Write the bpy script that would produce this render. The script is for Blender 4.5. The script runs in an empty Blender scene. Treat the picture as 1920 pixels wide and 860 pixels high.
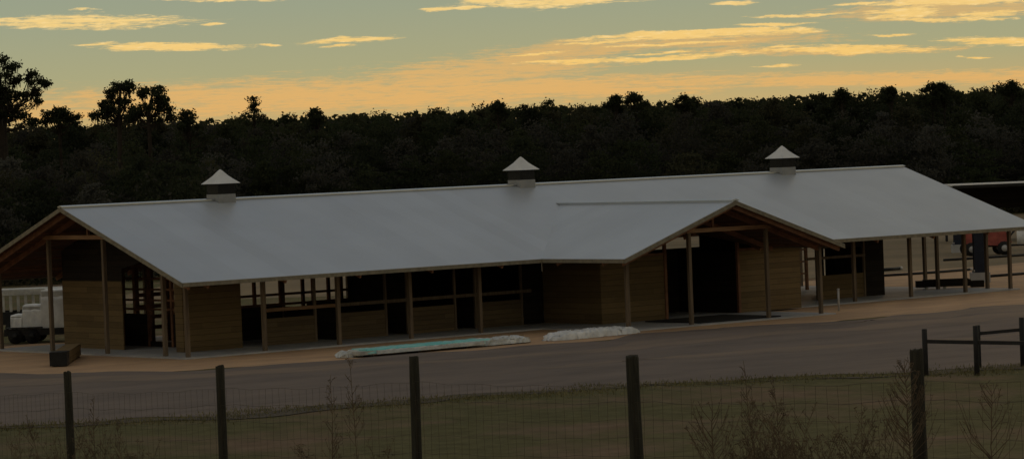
import bpy, bmesh, math, random
import numpy as np
from mathutils import Vector, Matrix
R = random.Random(7)
sc = bpy.context.scene
COL = sc.collection
rad = math.radians

# ------------------------------------------------------------------ camera
CAM = Vector((-72.1726, -110.7841, 7.84))
FW = Vector((0.62476487, 0.78041814, -0.02482707))
RT = Vector((0.7794417, -0.62523592, -0.03937866))
UP = Vector((0.0462546, -0.00525115, 0.99891588))
F = 6293.6
cd = bpy.data.cameras.new('camera')
cam = bpy.data.objects.new('camera', cd); COL.objects.link(cam)
m = Matrix((RT, UP, -FW)).transposed().to_4x4(); m.translation = CAM
cam.matrix_world = m
cd.sensor_width = 36; cd.lens = F * 36 / 1920; cd.clip_start = 1; cd.clip_end = 6000
sc.camera = cam
H_F = Vector((FW.x, FW.y, 0)).normalized()       # the horizontal heading the site is laid out along
H_R = Vector((H_F.y, -H_F.x, 0))

def site(s, t, z=0):
    """a point s metres ahead of the viewpoint and t metres to its right"""
    return Vector((CAM.x, CAM.y, 0)) + H_F * s + H_R * t + Vector((0, 0, z))

# ------------------------------------------------------------------ materials
def mat(name, col, rough=.8, metal=0.0, noise=None, col2=None, scale=3.0, stretch=(1, 1, 1), bump=0, bscale=None,
        detail=6, spec=.3, contrast=(.35, .65)):
    M = bpy.data.materials.new(name); M.use_nodes = True
    nt = M.node_tree; b = nt.nodes['Principled BSDF']
    b.inputs['Roughness'].default_value = rough; b.inputs['Metallic'].default_value = metal
    b.inputs['Specular IOR Level'].default_value = spec
    tc = nt.nodes.new('ShaderNodeTexCoord'); mp = nt.nodes.new('ShaderNodeMapping')
    mp.inputs['Scale'].default_value = stretch
    nt.links.new(tc.outputs['Object'], mp.inputs[0])
    n = nt.nodes.new('ShaderNodeTexNoise'); n.inputs['Scale'].default_value = scale; n.inputs['Detail'].default_value = detail
    n.inputs['Roughness'].default_value = .65
    nt.links.new(mp.outputs[0], n.inputs['Vector'])
    cr = nt.nodes.new('ShaderNodeValToRGB')
    cr.color_ramp.elements[0].position = contrast[0]; cr.color_ramp.elements[1].position = contrast[1]
    c2 = col2 or tuple(c * .7 for c in col)
    cr.color_ramp.elements[0].color = (*c2, 1); cr.color_ramp.elements[1].color = (*col, 1)
    nt.links.new(n.outputs['Fac'], cr.inputs[0]); nt.links.new(cr.outputs[0], b.inputs['Base Color'])
    if bump:
        n2 = nt.nodes.new('ShaderNodeTexNoise'); n2.inputs['Scale'].default_value = bscale or scale * 4; n2.inputs['Detail'].default_value = 8
        nt.links.new(mp.outputs[0], n2.inputs['Vector'])
        bp = nt.nodes.new('ShaderNodeBump'); bp.inputs['Strength'].default_value = bump; bp.inputs['Distance'].default_value = .05
        nt.links.new(n2.outputs['Fac'], bp.inputs['Height']); nt.links.new(bp.outputs[0], b.inputs['Normal'])
    return M

def board_mat(name, col, col2, board=.19, grain=1.0):
    """horizontal boards: a tone per board, dark seams, grain along the board"""
    M = bpy.data.materials.new(name); M.use_nodes = True
    nt = M.node_tree; L = nt.links; b = nt.nodes['Principled BSDF']; b.inputs['Roughness'].default_value = .85
    b.inputs['Specular IOR Level'].default_value = .15
    tc = nt.nodes.new('ShaderNodeTexCoord'); sx = nt.nodes.new('ShaderNodeSeparateXYZ'); L.new(tc.outputs['Object'], sx.inputs[0])
    def mth(op, a, v=None):
        q = nt.nodes.new('ShaderNodeMath'); q.operation = op
        if hasattr(a, 'is_linked'): L.new(a, q.inputs[0])
        else: q.inputs[0].default_value = a
        if v is not None:
            if hasattr(v, 'is_linked'): L.new(v, q.inputs[1])
            else: q.inputs[1].default_value = v
        return q.outputs[0]
    zz = mth('DIVIDE', sx.outputs['Z'], board)
    fl = mth('FLOOR', zz); fr = mth('FRACT', zz)
    xy = mth('ADD', sx.outputs['X'], sx.outputs['Y'])
    off = mth('MULTIPLY', fl, 1.37)
    seg = mth('FLOOR', mth('DIVIDE', mth('ADD', xy, off), 3.66))
    cx = nt.nodes.new('ShaderNodeCombineXYZ'); L.new(fl, cx.inputs[0]); L.new(seg, cx.inputs[1])
    wn = nt.nodes.new('ShaderNodeTexWhiteNoise'); wn.noise_dimensions = '2D'; L.new(cx.outputs[0], wn.inputs['Vector'])
    mp = nt.nodes.new('ShaderNodeMapping'); mp.inputs['Scale'].default_value = (1, 1, 12); L.new(tc.outputs['Object'], mp.inputs[0])
    n = nt.nodes.new('ShaderNodeTexNoise'); n.inputs['Scale'].default_value = 1.6; n.inputs['Detail'].default_value = 6; L.new(mp.outputs[0], n.inputs['Vector'])
    f = mth('ADD', mth('MULTIPLY', wn.outputs['Value'], .55), mth('MULTIPLY', n.outputs['Fac'], .75 * grain))
    cr = nt.nodes.new('ShaderNodeValToRGB'); cr.color_ramp.elements[0].color = (*col2, 1); cr.color_ramp.elements[1].color = (*col, 1)
    cr.color_ramp.elements[0].position = .2; cr.color_ramp.elements[1].position = .95
    L.new(f, cr.inputs[0])
    seam = mth('LESS_THAN', fr, .06)
    mx = nt.nodes.new('ShaderNodeMix'); mx.data_type = 'RGBA'; L.new(seam, mx.inputs[0]); L.new(cr.outputs[0], mx.inputs[6])
    mx.inputs[7].default_value = (col2[0] * .6, col2[1] * .6, col2[2] * .6, 1)
    L.new(mx.outputs[2], b.inputs['Base Color'])
    bp = nt.nodes.new('ShaderNodeBump'); bp.inputs['Strength'].default_value = .5; bp.inputs['Distance'].default_value = .02; bp.invert = True
    L.new(seam, bp.inputs['Height']); L.new(bp.outputs[0], b.inputs['Normal'])
    return M

M = {}
M['post'] = mat('post_wood', (.19, .145, .10), .85, col2=(.10, .076, .056), scale=1.2, stretch=(6, 6, .5))
M['beam'] = mat('beam_wood', (.36, .22, .125), .8, col2=(.24, .14, .08), scale=2, stretch=(.6, .6, 6))
M['rafter'] = mat('rafter_wood', (.26, .13, .075), .85, col2=(.15, .075, .045), scale=2)
M['sheathing'] = board_mat('roof_sheathing', (.12, .065, .04), (.06, .035, .024))
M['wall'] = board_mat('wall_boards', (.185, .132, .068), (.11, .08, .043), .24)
M['halfwall'] = board_mat('stall_boards', (.165, .125, .075), (.10, .075, .05), board=.2)
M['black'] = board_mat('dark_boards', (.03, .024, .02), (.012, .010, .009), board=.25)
M['concrete'] = mat('concrete', (.44, .45, .47), .85, col2=(.29, .30, .315), scale=.5, bump=.1)
M['fascia'] = mat('fascia_trim', (.25, .225, .17), .6, col2=(.16, .145, .11), scale=4, metal=.1)
M['dark'] = mat('dark_metal', (.02, .022, .025), .5, col2=(.012, .012, .014), metal=.3)
M['rubber'] = mat('rubber', (.02, .02, .022), .9)
M['white'] = mat('white_sheet', (.75, .77, .79), .5, col2=(.5, .52, .54), scale=1.2, bump=.4)
M['pale'] = mat('pale_metal', (.50, .50, .48), .45, col2=(.3, .3, .29), scale=2)
M['shedroof'] = mat('shed_roof', (.62, .64, .65), .9, col2=(.45, .46, .46), scale=2)
M['teal'] = mat('teal_plastic', (.55, .72, .72), .4, col2=(.14, .54, .54), scale=1.6, stretch=(.22, 3, 3), bump=.5, contrast=(.45, .68))
M['clear'] = mat('pale_plastic_wrap', (.62, .66, .68), .35, col2=(.36, .38, .38), scale=2.2, stretch=(.5, 2, 1), bump=.6)
M['blackpost'] = mat('black_painted_wood', (.012, .012, .014), .7, col2=(.03, .03, .033), scale=3, contrast=(.3, .8))
M['fencepost'] = mat('treated_post', (.05, .047, .036), .95, col2=(.022, .021, .017), scale=6, stretch=(3, 3, .35), bump=.5)
M['wire'] = mat('rusty_wire', (.07, .05, .035), .7, metal=.4)
M['red'] = mat('red_paint', (.38, .10, .08), .6, col2=(.24, .06, .05), scale=2)
M['rim'] = mat('pale_rim', (.45, .45, .45), .5)
M['navy'] = mat('navy_steel', (.02, .028, .05), .55, col2=(.012, .016, .03), metal=.2)
M['weed'] = mat('dry_weed', (.165, .12, .078), .95, col2=(.085, .062, .042), scale=8)
M['weedgreen'] = mat('green_weed', (.05, .055, .022), .95, col2=(.03, .025, .012), scale=5)
M['bark'] = mat('bark', (.035, .028, .022), .95, col2=(.018, .015, .012), scale=4, bump=.5)
M['lumber'] = board_mat('lumber', (.32, .23, .13), (.20, .14, .08), board=.09)
M['darklumber'] = board_mat('dark_lumber', (.028, .022, .018), (.012, .010, .009), board=.09)
M['berm_shade'] = mat('berm_shade', (.085, .07, .052), .95, scale=1.5)  # dark brown painted in for the shade at the driveway lip

def roof_mat(ax):
    Mt = bpy.data.materials.new('galvanised_roof'); Mt.use_nodes = True
    nt = Mt.node_tree; L = nt.links; b = nt.nodes['Principled BSDF']
    b.inputs['Metallic'].default_value = .42; b.inputs['Roughness'].default_value = .40
    tc = nt.nodes.new('ShaderNodeTexCoord')
    n = nt.nodes.new('ShaderNodeTexNoise'); n.inputs['Scale'].default_value = .35; n.inputs['Detail'].default_value = 7; L.new(tc.outputs['Object'], n.inputs['Vector'])
    cr = nt.nodes.new('ShaderNodeValToRGB'); cr.color_ramp.elements[0].position = .3; cr.color_ramp.elements[1].position = .7
    cr.color_ramp.elements[0].color = (.475, .52, .575, 1); cr.color_ramp.elements[1].color = (.52, .57, .63, 1)
    L.new(n.outputs['Fac'], cr.inputs[0])
    sx = nt.nodes.new('ShaderNodeSeparateXYZ'); L.new(tc.outputs['Object'], sx.inputs[0])
    dv = nt.nodes.new('ShaderNodeMath'); dv.operation = 'DIVIDE'; L.new(sx.outputs[ax], dv.inputs[0]); dv.inputs[1].default_value = .92
    fl = nt.nodes.new('ShaderNodeMath'); fl.operation = 'FLOOR'; L.new(dv.outputs[0], fl.inputs[0])
    wn = nt.nodes.new('ShaderNodeTexWhiteNoise'); wn.noise_dimensions = '1D'; L.new(fl.outputs[0], wn.inputs['W'])
    mr0 = nt.nodes.new('ShaderNodeMapRange'); mr0.inputs[3].default_value = .965; mr0.inputs[4].default_value = 1.03; L.new(wn.outputs['Value'], mr0.inputs[0])
    hs = nt.nodes.new('ShaderNodeHueSaturation'); L.new(mr0.outputs[0], hs.inputs['Value']); L.new(cr.outputs[0], hs.inputs['Color']); L.new(hs.outputs[0], b.inputs['Base Color'])
    # shallow pressed ribs
    wv = nt.nodes.new('ShaderNodeMath'); wv.operation = 'PINGPONG'; L.new(sx.outputs[ax], wv.inputs[0]); wv.inputs[1].default_value = .115
    bp = nt.nodes.new('ShaderNodeBump'); bp.inputs['Strength'].default_value = .12; bp.inputs['Distance'].default_value = .02; L.new(wv.outputs[0], bp.inputs['Height']); L.new(bp.outputs[0], b.inputs['Normal'])
    n3 = nt.nodes.new('ShaderNodeTexNoise'); n3.inputs['Scale'].default_value = .8; n3.inputs['Detail'].default_value = 5; L.new(tc.outputs['Object'], n3.inputs['Vector'])
    mr = nt.nodes.new('ShaderNodeMapRange'); mr.inputs[3].default_value = .34; mr.inputs[4].default_value = .5
    L.new(n3.outputs['Fac'], mr.inputs[0]); L.new(mr.outputs[0], b.inputs['Roughness'])
    return Mt
M['roof'] = roof_mat('X'); M['porch_roof'] = roof_mat('Y')

# ------------------------------------------------------------------ mesh helpers
class MB:
    def __init__(s): s.v = []; s.f = []; s.sm = []
    def add(s, vs, fs, smooth=False):
        k = len(s.v); s.v += [tuple(v) for v in vs]
        for f in fs: s.f.append(tuple(i + k for i in f)); s.sm.append(smooth)
    def box(s, x0, x1, y0, y1, z0, z1, mtx=None):
        vs = [Vector(q) for q in ((x0, y0, z0), (x1, y0, z0), (x1, y1, z0), (x0, y1, z0), (x0, y0, z1), (x1, y0, z1), (x1, y1, z1), (x0, y1, z1))]
        if mtx: vs = [mtx @ v for v in vs]
        s.add(vs, [(0, 3, 2, 1), (4, 5, 6, 7), (0, 1, 5, 4), (1, 2, 6, 5), (2, 3, 7, 6), (3, 0, 4, 7)])
    def bar(s, a, b, w, h, up=(0, 0, 1)):
        a = Vector(a); b = Vector(b); d = (b - a).normalized(); u = Vector(up)
        sd = d.cross(u)
        if sd.length < 1e-4: sd = d.cross(Vector((1, 0, 0)))
        sd.normalize(); u = sd.cross(d).normalized()
        vs = []
        for p in (a, b):
            for q, r in ((-1, -1), (1, -1), (1, 1), (-1, 1)): vs.append(p + sd * (q * w / 2) + u * (r * h / 2))
        s.add(vs, [(0, 1, 2, 3), (7, 6, 5, 4), (0, 4, 5, 1), (1, 5, 6, 2), (2, 6, 7, 3), (3, 7, 4, 0)])
    def tube(s, pts, rs, n=8, smooth=True, caps=True):
        pts = [Vector(p) for p in pts]; k = len(pts)
        if not hasattr(rs, '__len__'): rs = [rs] * k
        vs = []
        for i, p in enumerate(pts):
            d = (pts[min(i + 1, k - 1)] - pts[max(i - 1, 0)])
            d = d.normalized() if d.length > 0 else Vector((0, 0, 1))
            a = d.cross(Vector((0, 0, 1)))
            if a.length < 1e-3: a = d.cross(Vector((0, 1, 0)))
            a.normalize(); b = d.cross(a)
            for j in range(n):
                t = 2 * math.pi * j / n; vs.append(p + (a * math.cos(t) + b * math.sin(t)) * rs[i])
        fs = [(i * n + j, i * n + (j + 1) % n, (i + 1) * n + (j + 1) % n, (i + 1) * n + j) for i in range(k - 1) for j in range(n)]
        if caps: fs += [tuple(range(n))[::-1], tuple((k - 1) * n + j for j in range(n))]
        s.add(vs, fs, smooth)
    def prism(s, poly, off):
        """closed polygon (3D points) thickened by the vector off"""
        n = len(poly); off = Vector(off)
        a = [Vector(p) for p in poly]; vs = a + [p + off for p in a]
        s.add(vs, [tuple(range(n)), tuple(range(2 * n - 1, n - 1, -1))] + [(i, i + n, (i + 1) % n + n, (i + 1) % n) for i in range(n)])
    def build(s, name, m, parent=None, fix=True, loc=None):
        me = bpy.data.meshes.new(name)
        vs = s.v if loc is None else [tuple(Vector(v) - Vector(loc)) for v in s.v]
        me.from_pydata(vs, [], s.f); me.materials.append(m if not isinstance(m, str) else M[m])
        for p, q in zip(me.polygons, s.sm): p.use_smooth = q
        if fix:
            bm = bmesh.new(); bm.from_mesh(me); bmesh.ops.recalc_face_normals(bm, faces=bm.faces); bm.to_mesh(me); bm.free()
        o = bpy.data.objects.new(name, me); COL.objects.link(o)
        if parent: o.parent = parent
        if loc is not None: o.location = loc
        return o

def tag(o, label=None, cat=None, group=None, kind=None):
    for k, v in (('label', label), ('category', cat), ('group', group), ('kind', kind)):
        if v: o[k] = v
    return o
def thing(name, label, cat, loc=(0, 0, 0), rz=0, group=None):
    o = bpy.data.objects.new(name, None); COL.objects.link(o); o.location = loc; o.rotation_euler = (0, 0, rz)
    o.empty_display_size = .3
    return tag(o, label, cat, group)

# ------------------------------------------------------------------ terrain
def hgt(s):
    pts = [(-60, 6.6), (-5, 6.25), (10, 5.8), (20, 5.2), (28.7, 4.55), (36, 4.0), (44, 3.35), (52, 2.5), (60, 1.65), (68, .85), (76, .2), (82, 0), (300, 0), (330, 1.0), (420, 5), (700, 9), (3000, 10)]
    if s <= pts[0][0]: return pts[0][1]
    for (a, x), (b, y) in zip(pts, pts[1:]):
        if s <= b:
            return x + (y - x) * (s - a) / (b - a)
    return pts[-1][1]
def ground_z(p):
    d = Vector((p[0] - CAM.x, p[1] - CAM.y, 0)); return hgt(d.dot(H_F))

g = MB()
ss = list(range(-60, 90, 3)) + list(range(90, 300, 15)) + list(range(300, 430, 10)) + [460, 520, 600, 800, 1200, 2000, 3500]
tt = [-2500, -1200, -600, -300, -200, -140, -100] + list(range(-80, 84, 4)) + [100, 140, 200, 300, 600, 1200, 2500]
for s_ in ss:
    for t_ in tt:
        p = site(s_, t_); z = hgt(s_)
        if s_ < 78: z += (R.random() - .5) * .06
        g.v.append((p.x, p.y, z))
nt_ = len(tt)
for i in range(len(ss) - 1):
    for j in range(nt_ - 1):
        g.f.append((i * nt_ + j, i * nt_ + j + 1, (i + 1) * nt_ + j + 1, (i + 1) * nt_ + j)); g.sm.append(True)

def ground_mat():
    Mt = bpy.data.materials.new('grassland'); Mt.use_nodes = True; nt = Mt.node_tree; L = nt.links; b = nt.nodes['Principled BSDF']
    b.inputs['Roughness'].default_value = .95; b.inputs['Specular IOR Level'].default_value = .1
    tc = nt.nodes.new('ShaderNodeTexCoord')
    def ns(sc_, det=7, ro=.65):
        n = nt.nodes.new('ShaderNodeTexNoise'); n.inputs['Scale'].default_value = sc_; n.inputs['Detail'].default_value = det; n.inputs['Roughness'].default_value = ro
        L.new(tc.outputs['Object'], n.inputs['Vector']); return n.outputs['Fac']
    def ramp(src, c1, c2, a=.35, z=.65):
        cr = nt.nodes.new('ShaderNodeValToRGB'); cr.color_ramp.elements[0].position = a; cr.color_ramp.elements[1].position = z
        cr.color_ramp.elements[0].color = (*c1, 1); cr.color_ramp.elements[1].color = (*c2, 1); L.new(src, cr.inputs[0]); return cr.outputs[0]
    g1 = ramp(ns(1.3), (.085, .083, .038), (.135, .128, .062))
    dry = ramp(ns(.9), (.14, .10, .068), (.20, .145, .10))
    msk = ramp(ns(.16, 5), (0, 0, 0), (1, 1, 1), .48, .64)
    mx = nt.nodes.new('ShaderNodeMix'); mx.data_type = 'RGBA'; L.new(msk, mx.inputs[0]); L.new(g1, mx.inputs[6]); L.new(dry, mx.inputs[7])
    L.new(mx.outputs[2], b.inputs['Base Color'])
    bp = nt.nodes.new('ShaderNodeBump'); bp.inputs['Strength'].default_value = .8; bp.inputs['Distance'].default_value = .08
    L.new(ns(5, 9, .75), bp.inputs['Height']); L.new(bp.outputs[0], b.inputs['Normal'])
    return Mt
M['ground'] = ground_mat()
tag(g.build('ground', 'ground'), kind='structure')

M['gravel'] = mat('gravel', (.185, .150, .132), .95, col2=(.112, .093, .086), scale=.55, stretch=(.35, 1, 1), bump=.4, bscale=7, contrast=(.3, .7), detail=9)
M['sand'] = mat('sand', (.52, .345, .205), .95, col2=(.33, .22, .14), scale=.6, stretch=(.4, 1, 1), bump=.4, bscale=6, contrast=(.3, .7), detail=9)
M['track'] = mat('worn_track', (.225, .172, .135), .95, col2=(.15, .122, .104), scale=.6, stretch=(.25, 1, 1), contrast=(.3, .7), detail=9)

def sheet(name, far, near, z, m, step=.8, wob=.35, seed=1, th=None):
    """a strip between two polylines, with wandering edges"""
    rr = random.Random(seed)
    def dens(pl):
        out = []
        for a, b in zip(pl, pl[1:]):
            a = Vector(a); b = Vector(b); n = max(1, int((b - a).length / step))
            for i in range(n): out.append(a.lerp(b, i / n))
        out.append(Vector(pl[-1])); return out
    def wobble(pl):
        o = []; w = 0
        ph = rr.uniform(0, 9)
        for i, p in enumerate(pl):
            w = w * .8 + rr.uniform(-wob, wob) * .6; w2 = rr.uniform(-wob, wob) * .35
            d = (pl[min(i + 1, len(pl) - 1)] - pl[max(0, i - 1)]).normalized(); lf = wob * (1.1 * math.sin(p.x * .43 + p.y * .31 + ph) + .8 * math.sin(p.x * .97 - p.y * .7 + ph * 2)); o.append(p + Vector((-d.y, d.x)) * (w + w2 + lf))
        return o
    a = wobble(dens(far)); b = wobble(dens(near)); n = max(len(a), len(b))
    def rs(pl): return [pl[0] if i == 0 else pl[int(i * (len(pl) - 1) / (n - 1))].lerp(pl[min(len(pl) - 1, int(i * (len(pl) - 1) / (n - 1)) + 1)], (i * (len(pl) - 1) / (n - 1)) % 1) for i in range(n)]
    a = rs(a); b = rs(b); mb = MB(); K = 6
    for i in range(n):
        for k in range(K + 1):
            q = a[i].lerp(b[i], k / K); mb.v.append((q.x, q.y, z))
    for i in range(n - 1):
        for k in range(K): mb.f.append((i * (K + 1) + k, i * (K + 1) + k + 1, (i + 1) * (K + 1) + k + 1, (i + 1) * (K + 1) + k)); mb.sm.append(True)
    return tag(mb.build(name, m), kind='structure')

sheet('sand_apron', [(-30, 17.5), (-6, 17), (20, 16), (45, 19), (62, 21), (110, 20)],
      [(-30, 16), (-11, 5), (-8.1, -1), (-4, -6.5), (1.9, -8.6), (12, -9.2), (19, -9.6), (37, -10.6), (60, -13), (110, -18)], .008, 'sand', seed=3)
sheet('driveway', [(-34, 22), (-14, 10), (-8.4, .6), (-3.6, -5.0), (1.9, -7.5), (10, -8.2), (18.7, -8.7), (36.5, -9.8), (60, -12), (110, -17)],
      [(-60, 6), (-33, -12), (-21.5, -22), (-15.7, -25.4), (-9, -26.7), (-1.8, -29.1), (5.3, -33.8), (25, -43), (60, -60), (110, -80)], .014, 'gravel', seed=4, wob=.6)
sheet('sand_patch', [(24, -9.8), (34, -10.2), (48, -11.5), (70, -14)], [(24, -10.2), (34, -13.5), (48, -17), (70, -23)], .017, 'track', seed=15, wob=.7)
sheet('dirt_patch', [(2, -19), (14, -21), (30, -25), (60, -36)], [(2, -19.4), (14, -22.6), (30, -28.5), (60, -41)], .018, 'track', seed=16, wob=.6)
sheet('wheel_track', [(-12, -1.5), (-4, -9), (6, -12.2), (22, -13), (50, -16.5), (100, -22)],
      [(-14, -3.5), (-5, -11), (6, -14.3), (22, -15), (50, -19.5), (100, -26)], .019, 'track', seed=5, wob=.5)
M['field'] = mat('dry_field', (.215, .165, .10), .95, col2=(.14, .112, .066), scale=.09, contrast=(.35, .6), detail=9, stretch=(1, 1, 1))
sheet('field', [tuple(site(304, q).xy) for q in (-14, 20, 60, 120)], [tuple(site(184, q).xy) for q in (-24, 20, 60, 120)], .006, 'field', seed=9, step=6, wob=1.5)
sheet('berm_shade_strip', [(-21.5, -22), (-15.7, -25.4), (-9, -26.7), (-1.8, -29.1), (5.3, -33.8), (25, -43)],
      [(-21.9, -22.5), (-16.0, -26.3), (-9.2, -27.6), (-2.1, -30.1), (4.9, -34.7), (24.6, -44)], .020, 'berm_shade', seed=6, wob=.45)  # berm's shadow line laid along the near edge as a dark sheet

# ------------------------------------------------------------------ barn
S = .341; ZE = 3.07; YE = -1.744; YR = 7.078; ZR = ZE + S * (YR - YE); X0, X1 = -1.259, 47.141; YB = 2 * YR - YE
XC, WC, YF = 22.903, 6.247, -7.048; ZC = ZE + S * WC; YV = YE + WC
def roof_z(y): return ZR - S * abs(y - YR)
def gable_z(x): return ZC - S * abs(x - XC)
TH = .11
barn = thing('horse_barn', 'long open-sided wooden horse barn with grey metal gable roof and cross gable over the entry', 'barn', (0, 0, 0))
def ribs(mb, pts_fn, n0, n1, step): pass
mb = MB()
F_ = [(X0, YE), (XC - WC, YE), (XC, YV), (XC + WC, YE), (X1, YE), (X1, YR), (X0, YR)]
mb.prism([(x, y, roof_z(y)) for x, y in F_], (0, 0, -TH))
mb.prism([(X0, YR, ZR), (X1, YR, ZR), (X1, YB, ZE), (X0, YB, ZE)], (0, 0, -TH))
roof = mb.build('roof', 'roof', barn)
mb = MB()
for sg in (-1, 1):
    mb.prism([(XC, YF, ZC), (XC + sg * WC, YF, ZE), (XC + sg * WC, YE + .002, ZE), (XC, YV + .002, ZC)], (0, 0, -TH))
groof = mb.build('porch_roof', 'porch_roof', barn)
mb = MB(); mb.prism([(x, y, roof_z(y) - TH - .003) for x, y in [(X0 + .02, YE + .02), (XC - WC, YE + .02), (XC, YV), (XC + WC, YE + .02), (X1 - .02, YE + .02), (X1 - .02, YR), (X0 + .02, YR)]], (0, 0, -.012))
mb.prism([(X0 + .02, YR, ZR - TH - .003), (X1 - .02, YR, ZR - TH - .003), (X1 - .02, YB - .02, ZE - TH - .003), (X0 + .02, YB - .02, ZE - TH - .003)], (0, 0, -.012))
mb.build('sheathing', 'sheathing', roof)
mb = MB()
for sg in (-1, 1): mb.prism([(XC, YF + .02, ZC - TH - .003), (XC + sg * (WC - .02), YF + .02, ZE - TH - .003), (XC + sg * (WC - .02), YE, ZE - TH - .003), (XC, YV - .02, ZC - TH - .003)], (0, 0, -.012))
mb.build('sheathing', 'sheathing', groof)
# ridge caps: shallow folded strips
M['cap'] = mat('ridge_cap', (.66, .68, .70), .28, metal=.75, col2=(.58, .60, .62), scale=1)
mb = MB()
for sg in (-1, 1):
    mb.prism([(X0 - .02, YR, ZR + .06), (X1 + .02, YR, ZR + .06), (X1 + .02, YR + sg * .18, ZR + .02), (X0 - .02, YR + sg * .18, ZR + .02)], (0, 0, -.03))
mb.box(X0, X1, YR - .12, YR + .12, ZR - .06, ZR + .005)
mb.build('ridge_cap', 'cap', roof)
mb = MB()
for sg in (-1, 1):
    mb.prism([(XC, YF - .02, ZC + .07), (XC, YV + .2, ZC + .07), (XC + sg * .2, YV + .05, ZC + .03), (XC + sg * .2, YF - .02, ZC + .03)], (0, 0, -.03))
mb.box(XC - .16, XC + .16, YF, YV, ZC - .06, ZC + .026)
mb.build('ridge_cap', 'porch_roof', groof)
# fascia and barge trim
def bargeX(x, parent, sgn):
    mb = MB()
    for a, b, c, d in ((YE, ZE, YR, ZR), (YB, ZE, YR, ZR)):
        mb.prism([(x, a, b - .015), (x, c, d - .015), (x, c, d - .19), (x, a, b - .19)], (sgn * .03, 0, 0))
    return mb.build('barge_board', 'fascia', parent)
bargeX(X0 - .003, roof, -1); bargeX(X1 + .003, roof, 1)
mb = MB()
for sg in (-1, 1):
    mb.prism([(XC + sg * WC, YF - .003, ZE - .015), (XC, YF - .003, ZC - .015), (XC, YF - .003, ZC - .19), (XC + sg * WC, YF - .003, ZE - .19)], (0, -.03, 0))
mb.build('barge_board', 'fascia', groof)
for a, b in ((X0, XC - WC + .02), (XC + WC - .02, X1)):
    mb = MB(); mb.box(a, b, YE - .03, YE - .002, ZE - .165, ZE - .012); mb.build('fascia', 'fascia', roof)
mb = MB(); mb.box(X0, X1, YB + .002, YB + .03, ZE - .165, ZE - .012); mb.build('fascia', 'fascia', roof)
for sg in (-1, 1):
    mb = MB(); xx = XC + sg * WC
    mb.box(min(xx, xx + sg * .03), max(xx, xx + sg * .03), YF, YE - .03, ZE - .165, ZE - .012); mb.build('fascia', 'fascia', groof)

# slab
mb = MB(); mb.box(-.35, 47.35, -.3, 14.75, -.2, .07); mb.build('slab', 'concrete', barn)
mb = MB(); mb.box(17.7, 29.6, -5.9, -.304, -.2, .066); mb.build('slab', 'concrete', barn)

# posts
def post(x, y, z1=None, w=.15, m='post', z0=-.1):
    z1 = roof_z(y) - TH - .01 if z1 is None else z1
    mb = MB(); j = R.uniform(-.012, .012)
    mb.prism([(x - w / 2, y - w / 2, z0), (x + w / 2, y - w / 2, z0), (x + w / 2, y + w / 2, z0), (x - w / 2, y + w / 2, z0)], (j, 0, z1 - z0))
    return mb.build('post', m, barn)
B = 3.6576
for x in (0, B, 2 * B, 3 * B, 4 * B, 10 * B, 11 * B, 12 * B, 47.0): post(x, 0)
for y in (1.62, 5.95, 10.25, 14.45): post(0, y)
for x in (18.03,): post(x, -5.55, gable_z(x) - TH)
for x in (21.52, 25.95, 29.05): post(x, -5.55, gable_z(x) - TH)
for i in range(1, 13): post(i * B, 14.45, w=.14)
for y in (1.45, 5.6, 10.2, 14.45): post(46.95, y)
post(45.86, 3.7)
# header beams
def beam(a, b, w=.06, h=.2, m='beam', name='beam', par=None):
    mb = MB(); mb.bar(a, b, w, h); return mb.build(name, m, par or barn)
zb = roof_z(0) - TH - .16
beam((-.2, -.11, zb), (16.9, -.11, zb), .05, .24, 'rafter'); beam((29.0, -.11, zb), (47.1, -.11, zb), .05, .24, 'rafter')
beam((-.2, 14.56, zb), (47.1, 14.56, zb), .05, .24, 'rafter')
beam((-.1, 5.7, 4.80), (-.1, 10.5, 4.80), .05, .17)                    # collar beams
beam((47.05, 5.3, 4.80), (47.05, 10.4, 4.80), .05, .17)
beam((21.35, -5.655, 3.985), (26.15, -5.655, 3.985), .05, .17)
beam((0, YR, 4.87), (0, YR, ZR - TH - .05), .1, .1, 'rafter', 'king_post')
beam((XC, -5.55, 4.06), (XC, -5.55, ZC - TH - .05), .1, .1, 'rafter', 'king_post')
# rafters: pairs every bay plus those at the gables
def rafter_pair_x(x, w=.09):
    for y0 in (YE + .1, YB - .1):
        beam((x, y0, roof_z(y0) - TH - .12), (x, YR, ZR - TH - .12), w, .2, 'rafter', 'rafter')
for x in [-.9, 0] + [i * B for i in range(1, 13)] + [46.9]:
    if abs(x - XC) < WC:
        y0 = YE + (WC - abs(x - XC)); beam((x, y0, roof_z(y0) - TH - .12), (x, YR, ZR - TH - .12), .09, .2, 'rafter', 'rafter')
        beam((x, YB - .1, roof_z(YB - .1) - TH - .12), (x, YR, ZR - TH - .12), .09, .2, 'rafter', 'rafter')
    else: rafter_pair_x(x)
for y in (-6.8, -5.55, -2.6, 0.4):
    for sg in (-1, 1):
        e = WC - .1 if y < YE else WC - (y - YE) - .15
        beam((XC + sg * e, y, gable_z(XC + e) - TH - .12), (XC, y, ZC - TH - .12), .09, .2, 'rafter', 'rafter')
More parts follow.
